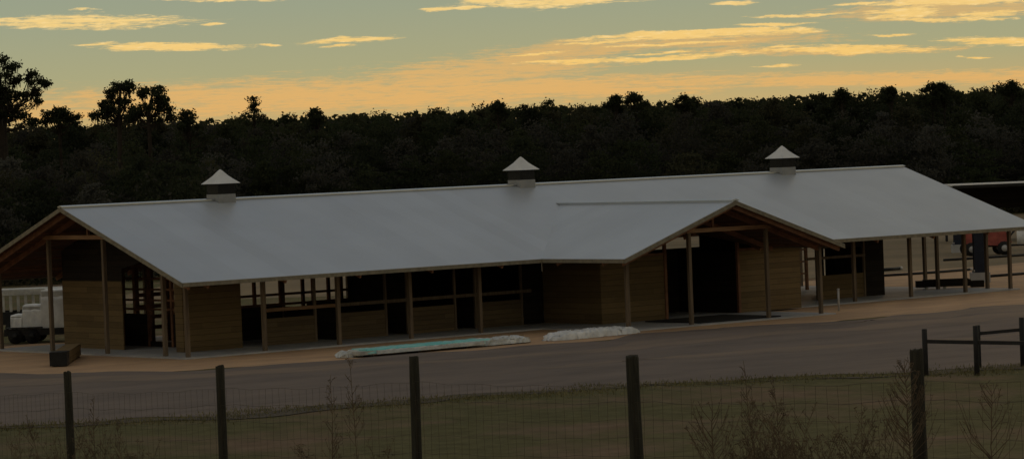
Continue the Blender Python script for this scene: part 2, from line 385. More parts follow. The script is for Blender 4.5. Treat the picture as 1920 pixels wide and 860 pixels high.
# purlins as one run of strips under each slope (sheathing lines)
mb = MB()
for k in range(8):
    d = .5 + k * 1.1
    z = roof_z(YE + d) - TH - .035
    if YE + d < YV:
        half = WC - d
        for a, b in ((X0 + .1, XC - half - .15), (XC + half + .15, X1 - .1)): mb.bar((a, YE + d, z), (b, YE + d, z), .09, .05)
    else: mb.bar((X0 + .1, YE + d, z), (X1 - .1, YE + d, z), .09, .05)
    mb.bar((X0 + .1, YB - d, z), (X1 - .1, YB - d, z), .09, .05)
tag(mb.build('purlins', 'rafter', roof), None)
mb = MB()
for k in range(6):
    d = .4 + k * 1.05
    for sg in (-1, 1): mb.bar((XC + sg * (WC - d), YF + .1, gable_z(XC + WC - d) - TH - .035), (XC + sg * (WC - d), max(YE - .1, YE + d - .3), gable_z(XC + WC - d) - TH - .035), .09, .05)
mb.build('purlins', 'rafter', groof)

# walls
def wallX(x0, x1, y, z0, z1, m='wall', name='wall', t=.045, par=None):
    mb = MB(); mb.box(x0, x1, y - t / 2, y + t / 2, z0, z1); return mb.build(name, m, par or barn)
def wallY(y0, y1, x, z0, z1, m='wall', name='wall', t=.045):
    mb = MB(); mb.box(x - t / 2, x + t / 2, y0, y1, z0, z1); return mb.build(name, m, barn)
YS = 2.9; Z0 = .07; XE = 1.75
ys_r = 11.25
FR = M['halfwall']
# module lines of the front stalls (right jambs of each half wall)
wallX(XE, 4.53, YS, Z0, 3.75, 'wall')                                 # full height tack room front
wallY(YS + .03, 3.5, XE, Z0, 3.75, 'wall')
jam = []
for a, b in ((5.70, 8.21), (9.35, 11.85), (13.0, 15.54), (16.65, 19.2)):
    wallX(a, b, YS, Z0, 1.17, 'halfwall', 'stall_wall')
    for x in (a, b): post(x, YS, 4.35, .1, 'post', .07)
for a, b in ((5.70, 9.35), (9.35, 13.0), (13.0, 16.65), (16.65, 19.7)):
    beam((a, YS - .09, 1.52), (b, YS - .09, 1.52), .04, .14, 'beam' if a < 9 else 'post', 'rail')
wallX(37.0, 40.08, YS, Z0, 1.2, 'wall', 'stall_wall')
beam((36.2, YS - .08, 2.03), (40.1, YS - .08, 2.03), .04, .12, 'post', 'rail')
for x in (37.0, 40.08): post(x, YS, 4.35, .1, 'post', .07)
# black boarded stall interiors (kick boards and back walls)
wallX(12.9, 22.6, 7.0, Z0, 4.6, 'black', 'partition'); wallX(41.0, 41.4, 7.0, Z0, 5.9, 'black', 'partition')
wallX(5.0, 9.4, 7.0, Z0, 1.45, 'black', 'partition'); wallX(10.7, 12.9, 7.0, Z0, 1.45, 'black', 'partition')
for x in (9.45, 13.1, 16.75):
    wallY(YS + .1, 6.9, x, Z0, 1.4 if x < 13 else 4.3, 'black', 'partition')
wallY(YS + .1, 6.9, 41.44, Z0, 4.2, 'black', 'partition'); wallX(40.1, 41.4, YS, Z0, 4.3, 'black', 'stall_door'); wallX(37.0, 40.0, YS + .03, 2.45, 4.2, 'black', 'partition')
# the open end: black low panels with a gap looking through to the lawn, rails above
XI = 3.65
wallY(8.45, 10.6, XI, Z0, 1.42, 'black', 'partition')
wallY(5.2, 6.65, XI, Z0, 1.42, 'black', 'partition')
wallY(6.65, 8.45, XI, Z0, .28, 'black', 'partition')
for y in (5.2, 6.65, 8.45, 10.4): post(XI, y, 4.6, .13, 'rafter', .07)
for z in (1.62, 2.0, 2.45, 2.9, 3.35): beam((XI - .03, 5.1, z), (XI - .03, 10.6, z), .04, .09, 'rafter', 'rail')
for z in (.7, 1.15, 1.6, 2.1): beam((4.8, ys_r - .06, z), (9.2, ys_r - .06, z), .05, .17, 'rafter', 'rail')
for x in (4.8, 6.4, 7.1, 8.3): post(x, ys_r, 4.3, .2, 'rafter', .07)
wallX(4.6, 5.66, 5.0, Z0, 1.4, 'black', 'partition'); post(5.05, 5.0, 4.3, .16, 'rafter', .07)
# rear row: brown end wall, gable boards coloured black for the shade under the roof, and a rear front with gaps
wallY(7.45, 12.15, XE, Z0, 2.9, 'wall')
mb = MB(); mb.prism([(XE + .005, 7.45, 2.9), (XE + .005, 12.15, 2.9), (XE + .005, 12.15, roof_z(12.15) - .2), (XE + .005, 7.45, roof_z(7.45) - .2)], (.04, 0, 0)); mb.build('shaded_gable_boards', 'black', barn)
mb = MB(); mb.prism([(XE, 4.9, 3.9), (XE, 7.45, 3.4), (XE, 7.45, roof_z(7.45) - .2), (XE, YR, ZR - .2), (XE, 4.9, roof_z(4.9) - .2)], (.04, 0, 0)); mb.build('shaded_gable_boards', 'black', barn)
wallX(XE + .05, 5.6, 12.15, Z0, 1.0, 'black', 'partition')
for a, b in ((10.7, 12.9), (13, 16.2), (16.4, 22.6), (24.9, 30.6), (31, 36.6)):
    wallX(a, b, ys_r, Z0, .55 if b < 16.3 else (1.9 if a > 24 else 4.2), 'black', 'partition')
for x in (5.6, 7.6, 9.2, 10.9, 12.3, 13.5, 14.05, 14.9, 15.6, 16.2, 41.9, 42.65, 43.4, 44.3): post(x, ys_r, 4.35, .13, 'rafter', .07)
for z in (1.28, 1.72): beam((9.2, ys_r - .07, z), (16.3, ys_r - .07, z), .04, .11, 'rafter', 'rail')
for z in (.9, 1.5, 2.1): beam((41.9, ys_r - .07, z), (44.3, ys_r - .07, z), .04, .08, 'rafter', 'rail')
# bump-out round the entry
YW = -1.0
wallX(20.44, 24.12, YW, Z0, 2.84); wallX(28.42, 32.2, YW, Z0, 2.8)
wallY(YW + .03, YS, 20.46, Z0, 2.84); wallY(YW + .03, YS, 32.18, Z0, 2.8)
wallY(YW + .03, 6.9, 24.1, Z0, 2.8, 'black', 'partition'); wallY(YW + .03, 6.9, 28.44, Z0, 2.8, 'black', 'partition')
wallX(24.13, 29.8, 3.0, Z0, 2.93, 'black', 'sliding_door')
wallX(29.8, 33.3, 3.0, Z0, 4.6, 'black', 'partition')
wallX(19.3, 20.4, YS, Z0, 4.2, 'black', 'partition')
beam((20.4, YW, 2.9), (24.15, YW, 2.9), .1, .1, 'rafter', 'rail'); beam((28.4, YW, 2.86), (32.2, YW, 2.86), .1, .1, 'rafter', 'rail')
for x in (24.12, 28.42): post(x, YW - .02, gable_z(x) - TH - .02, .13, 'rafter', .07)

# cupolas
def cupola(x):
    h = .44
    mb = MB(); mb.box(x - h, x + h, YR - h, YR + h, ZR - .35, ZR + .22)
    base = mb.build('cupola', 'cupola_base', barn)
    mb = MB(); mb.box(x - h + .03, x + h - .03, YR - h + .03, YR + h - .03, ZR + .22, ZR + .66)
    for k in range(7):
        z = ZR + .25 + k * .056
        mb.box(x - h + .0, x + h - .0, YR - h + .0, YR + h - .0, z, z + .016)
    mb.build('louvre', 'dark', base)
    mb = MB(); z0 = ZR + .66; prof = [(.60, 0), (.57, .03), (.42, .16), (.24, .33), (.09, .52), (.015, .60)]
    vs = []
    for r_, z in prof:
        vs += [(x - r_, YR - r_, z0 + z), (x + r_, YR - r_, z0 + z), (x + r_, YR + r_, z0 + z), (x - r_, YR + r_, z0 + z)]
    fs = [(i * 4 + j, i * 4 + (j + 1) % 4, (i + 1) * 4 + (j + 1) % 4, (i + 1) * 4 + j) for i in range(len(prof) - 1) for j in range(4)]
    fs += [(3, 2, 1, 0), tuple(len(vs) - 4 + j for j in range(4))]
    mb.add(vs, fs); mb.build('cupola_roof', 'cupola_roof', base)
M['cupola_base'] = mat('cupola_base_metal', (.30, .31, .32), .6, col2=(.24, .25, .26), scale=2)
M['cupola_roof'] = mat('cupola_metal', (.66, .68, .69), .42, metal=.4, col2=(.56, .58, .59), scale=1.5)
for x in (6.59, 22.84, 39.0): cupola(x)

# ------------------------------------------------------------------ things about the barn
def at_site(px, D): return site(D, (px - 960) / F * D)
# stack of roofing sheets
t = thing('sheet_stack', 'long low stack of sheets wrapped in teal and white plastic before the barn', 'building material', (2.9, -7.35, 0), rad(1.2))
mb = MB()
for k in range(4): mb.box(.6 + k * 2.3, .72 + k * 2.3, 0, 1.15, 0, .1)
mb.build('skid', 'darklumber', t)
def crumple(x0, x1, y0, y1, z0, z1, nx, ny, amp, seed, taper=0):
    rr = random.Random(seed); mb = MB()
    prof = [(0, 0), (.03, .75), (.12, 1)] + [(.12 + .76 * k / ny, 1) for k in range(1, ny)] + [(.88, 1), (.97, .75), (1, 0)]
    for i in range(nx + 1):
        u = i / nx; e = 1
        if taper: e = min(1, (u / taper) ** .5 if u < taper else 1, ((1 - u) / taper) ** .5 if u > 1 - taper else 1)
        for a, b in prof:
            mb.v.append((x0 + (x1 - x0) * u + rr.uniform(-amp, amp), (y0 + y1) / 2 + (y1 - y0) * (a - .5) * (.4 + .6 * e) + rr.uniform(-amp, amp), z0 + (z1 - z0) * b * e + (rr.uniform(-amp, amp) if b > 0 else 0)))
    k = len(prof)
    for i in range(nx):
        for j in range(k - 1): mb.f.append((i * k + j, i * k + j + 1, (i + 1) * k + j + 1, (i + 1) * k + j)); mb.sm.append(False)
    mb.f.append(tuple(range(k))); mb.sm.append(False); mb.f.append(tuple(nx * k + j for j in range(k))[::-1]); mb.sm.append(False)
    return mb
mb = MB(); mb.box(.1, 8.6, .06, 1.1, .1, .24); mb.build('sheets', 'pale', t)
crumple(.5, 6.6, 0.04, 1.16, .13, .31, 44, 3, .013, 2).build('teal_wrap', 'teal', t)
crumple(.9, 6.2, -.05, .2, .10, .25, 40, 2, .015, 5).build('white_wrap', 'clear', t)
crumple(-.3, 1.2, .5, 1.3, .02, .25, 14, 3, .04, 3, .2).build('white_wrap', 'clear', t)
crumple(5.9, 8.9, .0, 1.15, .05, .29, 26, 4, .045, 4, .15).build('white_wrap', 'clear', t)
# crumpled white plastic
mb = crumple(0, 5.1, 0, 1.3, 0, .27, 52, 8, .065, 9, .16); mb.sm = [True] * len(mb.sm)
tp = mb.build('plastic_sheet', 'white'); tp.location = (12.6, -7.6, .02); tp.rotation_euler = (0, 0, rad(6))
tag(tp, 'heap of crumpled white plastic sheeting lying on the sand left of the cross gable', 'plastic sheeting')
# loose boards behind the teal stack
mb = MB(); mb.box(0, 2.4, 0, .5, 0, .12); mb.box(.3, 2.6, .1, .4, .122, .2)
o = mb.build('lumber_scrap', 'lumber'); o.location = (10.4, -5.6, .01); o.rotation_euler = (0, 0, rad(12)); tag(o, 'short brown boards lying between the teal stack and the white plastic heap', 'lumber')
# long lumber bundle by the left corner
c0 = Vector((-5.5, .9, 0))
t = thing('lumber_bundle', 'brown lumber bundle with a dark wrapped end by the left corner of the barn', 'lumber', (-4.95, 1.55, .02), rad(53.5))
mb = MB(); mb.box(.5, 6.3, -.3, .3, .06, .52); mb.build('boards', 'wall', t)
mb = MB(); mb.box(-.1, .9, -.34, .34, .03, .56); mb.build('dark_wrap', 'dark', t)
mb = MB(); mb.box(1.2, 1.3, -.3, .3, 0, .06); mb.box(5.5, 5.6, -.3, .3, 0, .06); mb.build('skid', 'darklumber', t)
# thin black slab in the entry
mb = MB(); mb.box(0, 4.6, 0, 3.6, 0, .05); o = mb.build('entry_slab', 'rubber'); o.location = (22.2, -5.4, .068); tag(o, 'thin black slab on the concrete under the cross gable', 'mat')
# white pipe
p = Vector((31.41, -4.22, 0)); mb = MB()
mb.tube([(0, 0, -.1), (.01, 0, .98)], .05, 12); o = mb.build('pipe_stub', 'rim'); o.location = p; mb = MB(); mb.tube([(.01, 0, .94), (.01, 0, 1.0)], .062, 12); mb.build('pipe_cap', 'rim', o)
tag(o, 'upright white plastic pipe standing in the sand right of the cross gable', 'pipe')
# dark lumber on the slab, right end
c = at_site(1773, 163.6); c.z = .07
t = thing('lumber_pile', 'low flat pile of black timber on the slab under the right end of the barn', 'lumber', c, math.atan2(H_R.y, H_R.x) - .03)
mb = MB(); mb.box(-1.55, 1.1, -.3, .3, .1, .42); mb.box(-1.2, 1.0, -.28, .28, .42, .47); mb.build('boards', 'darklumber', t)
mb = MB(); mb.box(1.12, 1.75, -.26, .26, .02, .34); mb.build('boards', 'darklumber', t)
mb = MB()
for xx in (-1.1, -.2, .8): mb.box(xx, xx + .1, -.3, .3, 0, .1)
mb.build('skid', 'pale', t)
# steel columns on concrete footings
def column(px, D, w, h, label):
    c = at_site(px, D)
    t = thing('steel_column', label, 'column', c, math.atan2(H_R.y, H_R.x), 'steel columns on concrete footings')
    mb = MB(); mb.box(-w * .8, w * .8, -w * .8, w * .8, -.1, .52); mb.build('footing', 'concrete', t)
    mb = MB()
    mb.box(-w / 2, w / 2, -w / 2, -w / 2 + .03, .55, h); mb.box(-w / 2, w / 2, w / 2 - .03, w / 2, .55, h); mb.box(-.02, .02, -w / 2 + .03, w / 2 - .03, .55, h)
    mb.build('shaft', 'navy', t)
    mb = MB(); mb.box(-w * .62, w * .62, -w * .62, w * .62, .52, .55); mb.build('base_plate', 'navy', t)
    for a in (-1, 1):
        for b in (-1, 1):
            mb = MB(); mb.tube([(a * w * .55, b * w * .55, .55), (a * w * .55, b * w * .55, .66)], .03, 6); mb.build('bolt', 'rim', t)
column(1834, 170, .58, 3.3, 'near dark blue steel column on a concrete footing beyond the right end of the barn')
column(1794, 212, .46, 3.4, 'far dark blue steel column on a footing behind the barn posts, left of the red trailer')
# pole shed far right
c = site(236, 0)
t = thing('pole_shed', 'low pole shed with a thin pale metal roof behind the right end of the barn', 'shed', site(228, 30.0), math.atan2(H_R.y, H_R.x) + .01)
mb = MB(); mb.prism([(0, 0, 3.98), (24, 0, 3.98), (24, 6, 3.99), (0, 6, 3.99)], (0, 0, -.09)); mb.build('roof', 'shedroof', t)
mb = MB(); mb.box(0, 24, -.03, -.003, 3.76, 3.96); mb.build('fascia', 'dark', t)
for x in (.3, 6.1, 12.1, 18, 23.7):
    for y, h in ((.2, 3.9), (5.8, 3.9)):
        mb = MB(); mb.box(x - .08, x + .08, y - .08, y + .08, 0, h); mb.build('post', 'blackpost', t)
mb = MB(); mb.box(.4, 24, 5.95, 6.0, 2.2, 3.88); mb.build('back_wall', 'black', t)
# red machine
c = at_site(1846, 206)
t = thing('farm_trailer', 'red wheeled farm trailer with pale rims parked beyond the right end of the barn', 'trailer', c, math.atan2(H_R.y, H_R.x) + .06)
mb = MB()
mb.prism([(-1.35, -.6, .75), (1.0, -.6, .55), (1.55, -.6, .75), (1.25, -.6, 1.3), (.7, -.6, 2.1), (-.2, -.6, 2.3), (-.35, -.6, 1.5), (-.6, -.6, 1.5), (-.75, -.6, 2.2), (-1.3, -.6, 2.1)], (0, 1.2, 0)); mb.build('body', 'red', t)
mb = MB(); mb.box(-1.5, 2.0, -.35, -.27, .5, .6); mb.box(-1.5, 2.0, .27, .35, .5, .6); mb.bar((2.0, -.3, .55), (3.6, 0, .5), .07, .09); mb.bar((2.0, .3, .55), (3.6, 0, .5), .07, .09); mb.build('drawbar', 'dark', t)
for x in (-1.0, 1.02):
    for y in (-.78, .78):
        mb = MB(); mb.tube([(x, y - .11, .42), (x, y + .11, .42)], .42, 20); w = mb.build('wheel', 'rubber', t)
        mb = MB(); mb.tube([(x, y - .125, .42), (x, y + .125, .42)], .2, 16); mb.build('rim', 'concrete', w)
mb = MB(); mb.tube([(1.3, -.3, .9), (1.9, -.3, 1.55)], .04, 8); mb.tube([(1.5, .3, .9), (2.15, .3, 1.9)], .04, 8); mb.build('lever', 'dark', t)
# white barrel at the frame's right edge
mb = MB(); mb.tube([(0, 0, 0), (0, 0, .9)], .29, 16); o = mb.build('barrel', 'white'); o.location = at_site(1914, 222); mb = MB(); mb.tube([(0, 0, .9), (0, 0, .95)], .2, 12); mb.build('lid', 'rim', o)
tag(o, 'white barrel standing in the field right of the red trailer', 'barrel')
# black pipes lying in the field
def gpipe(pts, r, label, ends=True):
    mb = MB(); mb.tube([Vector((q.x, q.y, r + .01)) for q in pts], r, 8); o = mb.build('drain_pipe', 'dark')
    tag(o, label, 'pipe')
    if ends:
        a, b = pts[-1], pts[-2]; d = (a - b).normalized(); mb = MB(); mb.tube([Vector((a.x, a.y, r + .01)) - d * .02, Vector((a.x, a.y, r + .01)) + d * .18], r * 1.2, 10); mb.build('white_end', 'rim', o)
gpipe([at_site(1655, 188), at_site(1684, 189)], .09, 'short black pipe with a white end lying on the sand behind the barn')
gpipe([at_site(1655, 181.0), at_site(1700, 181.6), at_site(1750, 182.6), at_site(1815, 184.5)], .07, 'long black drain pipe at the edge of the sand behind the barn posts', True)
gpipe([at_site(1767, 199), at_site(1850, 200.5), at_site(1960, 203)], .07, 'black drain pipe in the field in front of the red trailer', False)
gpipe([at_site(1848, 175), at_site(1890, 176), at_site(1960, 178)], .07, 'black drain pipe on the sand right of the near blue column', False)

# left: flatbed with white wrapped stacks, and a stock trailer behind
ang = math.atan2(H_R.y, H_R.x) - .02
t = thing('flatbed_trailer', 'black tandem axle flatbed trailer loaded with white blocks behind the left end of the barn', 'trailer', at_site(60, 148.5), ang)
mb = MB(); mb.box(-1.2, 3.6, -1.0, 1.0, .5, .62); mb.box(-1.25, 3.6, -1.02, -.95, .36, .66); mb.build('deck', 'dark', t)
for x in (-.75, 0):
    for y in (-.95, .95):
        mb = MB(); mb.tube([(x, y - .1, .33), (x, y + .1, .33)], .33, 18); w = mb.build('wheel', 'rubber', t); mb = MB(); mb.tube([(x, y - .11, .33), (x, y + .11, .33)], .16, 12); mb.build('rim', 'dark', w)
mb = MB(); mb.box(-1.15, .45, -1.1, -.8, .68, .73); mb.build('mudguard', 'dark', t)
def block(dx, w, z0, z1, lab):
    tt_ = thing('wrapped_block', lab, 'wrapped pallet', t.location + Matrix.Rotation(ang, 3, 'Z') @ Vector((dx, 0, .63)), ang, 'white wrapped stacks on the flatbed trailer')
    mb = crumple(0, w, -.9, .9, 0, z1 - z0, 5, 3, .015, int(w * 100)); mb.build('wrap', 'white', tt_)
    mb = MB(); mb.box(.03, w - .03, -.8, .8, .0, z1 - z0 - .06); mb.build('load', 'pale', tt_)
block(-.98, .52, .63, 1.27, 'lowest white wrapped block at the left end of the flatbed trailer')
block(-.44, .82, .63, 1.68, 'middle height white wrapped block on the flatbed trailer')
block(.40, 1.6, .63, 2.32, 'tallest white wrapped block on the flatbed trailer')
t = thing('stock_trailer', 'pale roofed stock trailer with slatted sides behind the white loaded flatbed', 'trailer', at_site(40, 156), ang)
mb = MB(); mb.box(-2.4, 3.2, -1, 1, 2.0, 2.12); mb.box(-2.4, 3.2, -1.03, -1.0, 1.86, 2.06); mb.build('roof', 'pale', t)
mb = MB(); mb.box(-2.3, 3.1, -.95, -.9, .5, 1.1); mb.box(-2.3, 3.1, .9, .95, .5, 1.1); mb.box(-2.3, 3.1, -.9, .9, .5, .56); mb.build('body', 'dark', t)
for k in range(16):
    mb = MB(); x = -2.28 + k * .35; mb.box(x, x + .13, -.97, -.93, 1.1, 1.95); mb.build('slat', 'pale', t)
for x in (-.4, .4):
    mb = MB(); mb.tube([(x, -1.0, .36), (x, -.8, .36)], .36, 18); mb.build('wheel', 'rubber', t)
    mb = MB(); mb.tube([(x, .8, .36), (x, 1.0, .36)], .36, 18); mb.build('wheel', 'rubber', t)

# ------------------------------------------------------------------ black rail fence on the right
t = thing('rail_fence', 'black post and rail fence corner beside the driveway at right', 'fence', (0, 0, 0))
P1 = Vector((4.66, -35.4, 0)); P2 = Vector((5.19, -37.1, 0)); P3 = Vector((5.64, -38.75, 0))
P1 = at_site(1726, 107); P2 = at_site(1822, 106.3); P3 = at_site(1918, 105.4); P4 = at_site(1909, 109.2); PA = at_site(1826, 109.6)
def fpost(p, w, h, par=t, name='post', mt='blackpost'):
    mb = MB(); mb.tube([(0, 0, -.3), (.0, 0, h - .02), (0, 0, h)], [w / 2, w / 2, w / 2 * .8], 10); o = mb.build(name, mt, par); o.location = p; return o
for p, h in ((P1, 1.50), (P2, 1.58), (P3, 1.45), (P4, 1.62), (PA, 1.4), (at_site(2015, 105), 1.5), (at_site(2110, 104.4), 1.5)): fpost(p, .175, h)
def rail(a, b, z0, z1, h=.10):
    mb = MB(); a = Vector((a.x, a.y, z0)); b = Vector((b.x, b.y, z1)); n = 6
    pts = [a.lerp(b, i / n) for i in range(n + 1)]
    for p, q in zip(pts, pts[1:]): mb.bar(p, q, .06, h * 1.35)
    mb.build('rail', 'blackpost', t)
rail(P1, P2, 1.10, 1.05, .09); rail(P2, P3, 1.05, 1.02, .09); rail(PA, P4, 1.12, 1.22, .08); rail(P3, at_site(2110, 104.4), 1.02, 1.0, .09)

# ------------------------------------------------------------------ near wire fence
t = thing('wire_fence', 'field fence of round dark wooden posts strung with thin wire mesh in the foreground', 'fence', (0, 0, 0))
FP = []
for i in range(-1, 6):
    D = 44 * (1 - .087 * i); u = (-833 + 331.8 * i) / (1 - .087 * i)
    FP.append((i, D, u))
tops = {0: (126, 696, 15), 1: (412, 685, 17), 2: (776, 668, 19), 3: (1185, 667, 25), 4: (1718, 655, 26)}
base = []
for i, D, u in FP:
    if i in tops:
        px, py, w = tops[i]; d = FW * F + RT * (px - 960) + UP * (430 - py); top = CAM + d * (D / F)
        wd = w * D / F
    else:
        top = site(D, u / F * D); top.z = 4.9 if i < 0 else 6.2; wd = .11
    gz = ground_z(top); h = top.z - gz
    mb = MB(); rr = random.Random(40 + i); lean = Vector((rr.uniform(-.01, .01), rr.uniform(-.01, .01), 0))
    ring = []; n = 14; zs = [-.4, 0, h * .3, h * .6, h * .85, h - .015, h]
    for k, z in enumerate(zs):
        for j in range(n):
            a = 2 * math.pi * j / n; q = wd / 2 * (1 + rr.uniform(-.05, .05)) * (1 if k < len(zs) - 1 else .93) * (1.06 - .08 * z / h)
            ring.append((q * math.cos(a) + lean.x * (z - h), q * math.sin(a) + lean.y * (z - h), z + (rr.uniform(-.012, .012) if k == len(zs) - 1 else 0)))
    mb.add(ring, [(k * n + j, k * n + (j + 1) % n, (k + 1) * n + (j + 1) % n, (k + 1) * n + j) for k in range(len(zs) - 1) for j in range(n)] + [tuple((len(zs) - 1) * n + j for j in range(n))], False)
    o = mb.build('post', 'fencepost', t); o.location = (top.x, top.y, gz)
    base.append((Vector((top.x, top.y, gz)), top.z))
rr = random.Random(5)
for (a, za), (b, zb_) in zip(base, base[1:]):
    mb = MB(); off = -H_F * .07; L_ = (b - a).length; n = int(L_ / .16)
    hs = [.06, .22, .38, .56, .74, .92]
    def wp(u, k, sagv=0):
        g0 = a.lerp(b, u); hgt_ = (za + (zb_ - za) * u) - g0.z - .27
        f_ = k / 7
        return g0 + off + Vector((0, 0, .03 + (hgt_ - .03) * f_ - .03 * math.sin(math.pi * u) + .012 * math.sin(u * 23 + k)))
    for k in range(8): mb.tube([wp(i / 12, k) for i in range(13)], (.0014 if k % 3 else .002), 3, False, False)
    for i in range(n + 1):
        u = i / n; mb.tube([wp(min(1, max(0, u + rr.uniform(-.002, .002))), k) for k in range(8)], .0013, 3, False, False)
    mb.build('wire_mesh', 'wire', t, fix=False)

# ------------------------------------------------------------------ weeds
def weed(px, D, h, seed, style, label, lean=0.0, mt='weed', group=None):
    rr = random.Random(seed); p = site(D, (px - 960) / F * D); p.z = ground_z(p) - .02; mb = MB()
    def stalk(o, h, lx, r0, br, spread, droop=0):
        n = 9; pts = []; wx = 0
        for i in range(n + 1):
            u = i / n; wx += rr.uniform(-.012, .012); pts.append(o + H_R * (lx * h * u * u + wx) + H_F * (rr.uniform(-.01, .01)) + Vector((0, 0, h * u)))
        mb.tube(pts, [r0 * (1 - .75 * i / n) for i in range(n + 1)], 4, False, False)
        for k in range(br):
            u = rr.uniform(.35, .97); i = min(n - 1, int(u * n)); q = pts[i].lerp(pts[i + 1], u * n - i)
            sg = rr.choice((-1, 1)); L = spread * h * (1.05 - u) * rr.uniform(.6, 1.2) + .03; d = H_R * sg * rr.uniform(.5, .9) + H_F * rr.uniform(-.6, .6) + Vector((0, 0, rr.uniform(.5, 1.0))); d.normalize()
            bp = [q, q + d * L * .5 + Vector((0, 0, .02)), q + d * L * .8 + Vector((0, 0, .38 * L))]
            mb.tube(bp, [r0 * .4, r0 * .3, r0 * .2], 3, False, False)
            for e in range(rr.randint(2, 5)):
                v = rr.random(); s0 = bp[1].lerp(bp[2], v); dd = Vector((rr.uniform(-1, 1), rr.uniform(-1, 1), rr.uniform(-.2, 1))).normalized()
                l2 = rr.uniform(.015, .05); mb.tube([s0, s0 + dd * l2 * .6, s0 + dd * l2], [.001, .0032, .001], 3, False, False)
    if style == 'single': stalk(Vector((0, 0, 0)), h, lean, .008, 30, .18)
    elif style == 'feather': stalk(Vector((0, 0, 0)), h, lean, .009, 70, .45)
    elif style == 'fork': stalk(Vector((0, 0, 0)), h, lean, .010, 26, .65)
    else:
        for k in range(style): stalk(H_R * rr.gauss(0, .14) + H_F * rr.gauss(0, .15), h * rr.uniform(.45, 1), rr.uniform(-.45, .3), .005, rr.randint(7, 14), .25)
    o = mb.build('dry_weed', mt, None, fix=False); o.location = p
    tag(o, label, 'weed', group)
gp = 'dry weeds by the wire fence'
def fs(px):   # distance of the fence under a given photo column
    i = np.interp(px, [126, 412, 776, 1185, 1718, 2400], [0, 1, 2, 3, 4, 5]); return 44 * (1 - .087 * i)
def wtop(px, py, dd):  # height a weed needs so that it is this tall
    D = fs(px) + dd; p = site(D, (px - 960) / F * D); z = CAM.z - (py - (274 - .0394 * (px - 960))) / F * D; return D, z - ground_z(p)
for px, py, st, lab, ln in ((652, 660, 'single', 'tall thin single dry stalk left of the middle fence post', -.03),
                        (602, 700, 'single', 'second thin dry stalk just left of the tallest one', .02),
                        (1690, 672, 'feather', 'feathery dry weed touching the left side of the rightmost fence post', -.02),
                        (1847, 722, 'fork', 'forked dry weed right of the rightmost fence post', .02),
                        (1322, 748, 'fork', 'dry weed with a bent stem right of the fourth fence post', .03),
                        (1398, 672, 'single', 'tall pale dry stalk between the two right fence posts', -.05),
                        (1450, 702, 'single', 'slim dry stalk in the weed clump between the two right posts', -.05),
                        (160, 740, 'single', 'dry stalk just right of the leftmost fence post', .03),
                        (60, 775, 'single', 'short leaning dry stalk left of the leftmost fence post', -.12),
                        (1680, 800, 'single', 'short dry stalk left of the feathery weed', 0.0),
                        (215, 782, 'single', 'short dry stalk with a bushy tip right of the leftmost post', -.05)):
    D, h = wtop(px, py, -.6 if px != 1398 else .5); weed(px, D, h, int(px), st, lab, ln, group=gp)
for k, (px, py, lab) in enumerate(((1420, 740, 'broad dense clump of dry weeds between the two right fence posts'), (1490, 745, 'brown weed clump right of the densest one between the right posts'), (1350, 765, 'low dry weed clump nearest the fourth fence post'),
                              (1610, 745, 'loose dry weed clump left of the feathery weed'), (190, 790, 'reddish dry weed clump right of the leftmost fence post'), (90, 790, 'dark dry weed clump left of the leftmost fence post'),
                              (30, 800, 'low weed clump in the bottom left corner'), (240, 815, 'greenish weed clump second right of the leftmost post'), (590, 812, 'low brown weed clump left of the middle fence post'), (680, 815, 'low brown weeds touching the tall thin stalk'), (1560, 790, 'short weed clump midway between the two right fence posts'))):
    D, h = wtop(px, py, -.5 - .3 * (k % 3)); weed(px, D, h, 100 + k, (34, 26, 20, 18, 24, 22, 16, 16, 12, 10, 14)[k], lab, group=gp)

# rough grass along the fence: one mass
def blades(n, seed):
    rng = np.random.default_rng(seed); V = []; Fc = []
    for i in range(n):
        px = rng.uniform(-120, 2040); D = fs(px) + rng.uniform(-1.2, 3.0); p = site(D, (px - 960) / F * D); z = ground_z(p)
        h = rng.uniform(.15, .42) ; a = rng.uniform(0, 6.28); w = .006; l = rng.uniform(-.15, .15, 2)
        k = len(V); c, s = math.cos(a) * w, math.sin(a) * w
        V += [(p.x - c, p.y - s, z), (p.x + c, p.y + s, z), (p.x + l[0] * h + c * .5, p.y + l[1] * h + s * .5, z + h * .6), (p.x + l[0] * h * 2.2, p.y + l[1] * h * 2.2, z + h)]
        Fc += [(k, k + 1, k + 2), (k, k + 2, k + 3)]
    me = bpy.data.meshes.new('rough_grass'); me.from_pydata(V, [], Fc); me.materials.append(M['weedgreen'])
    o = bpy.data.objects.new('rough_grass', me); COL.objects.link(o); tag(o, 'rough uncut grass along the foot of the wire fence', 'grass', kind='stuff')
blades(6000, 3)
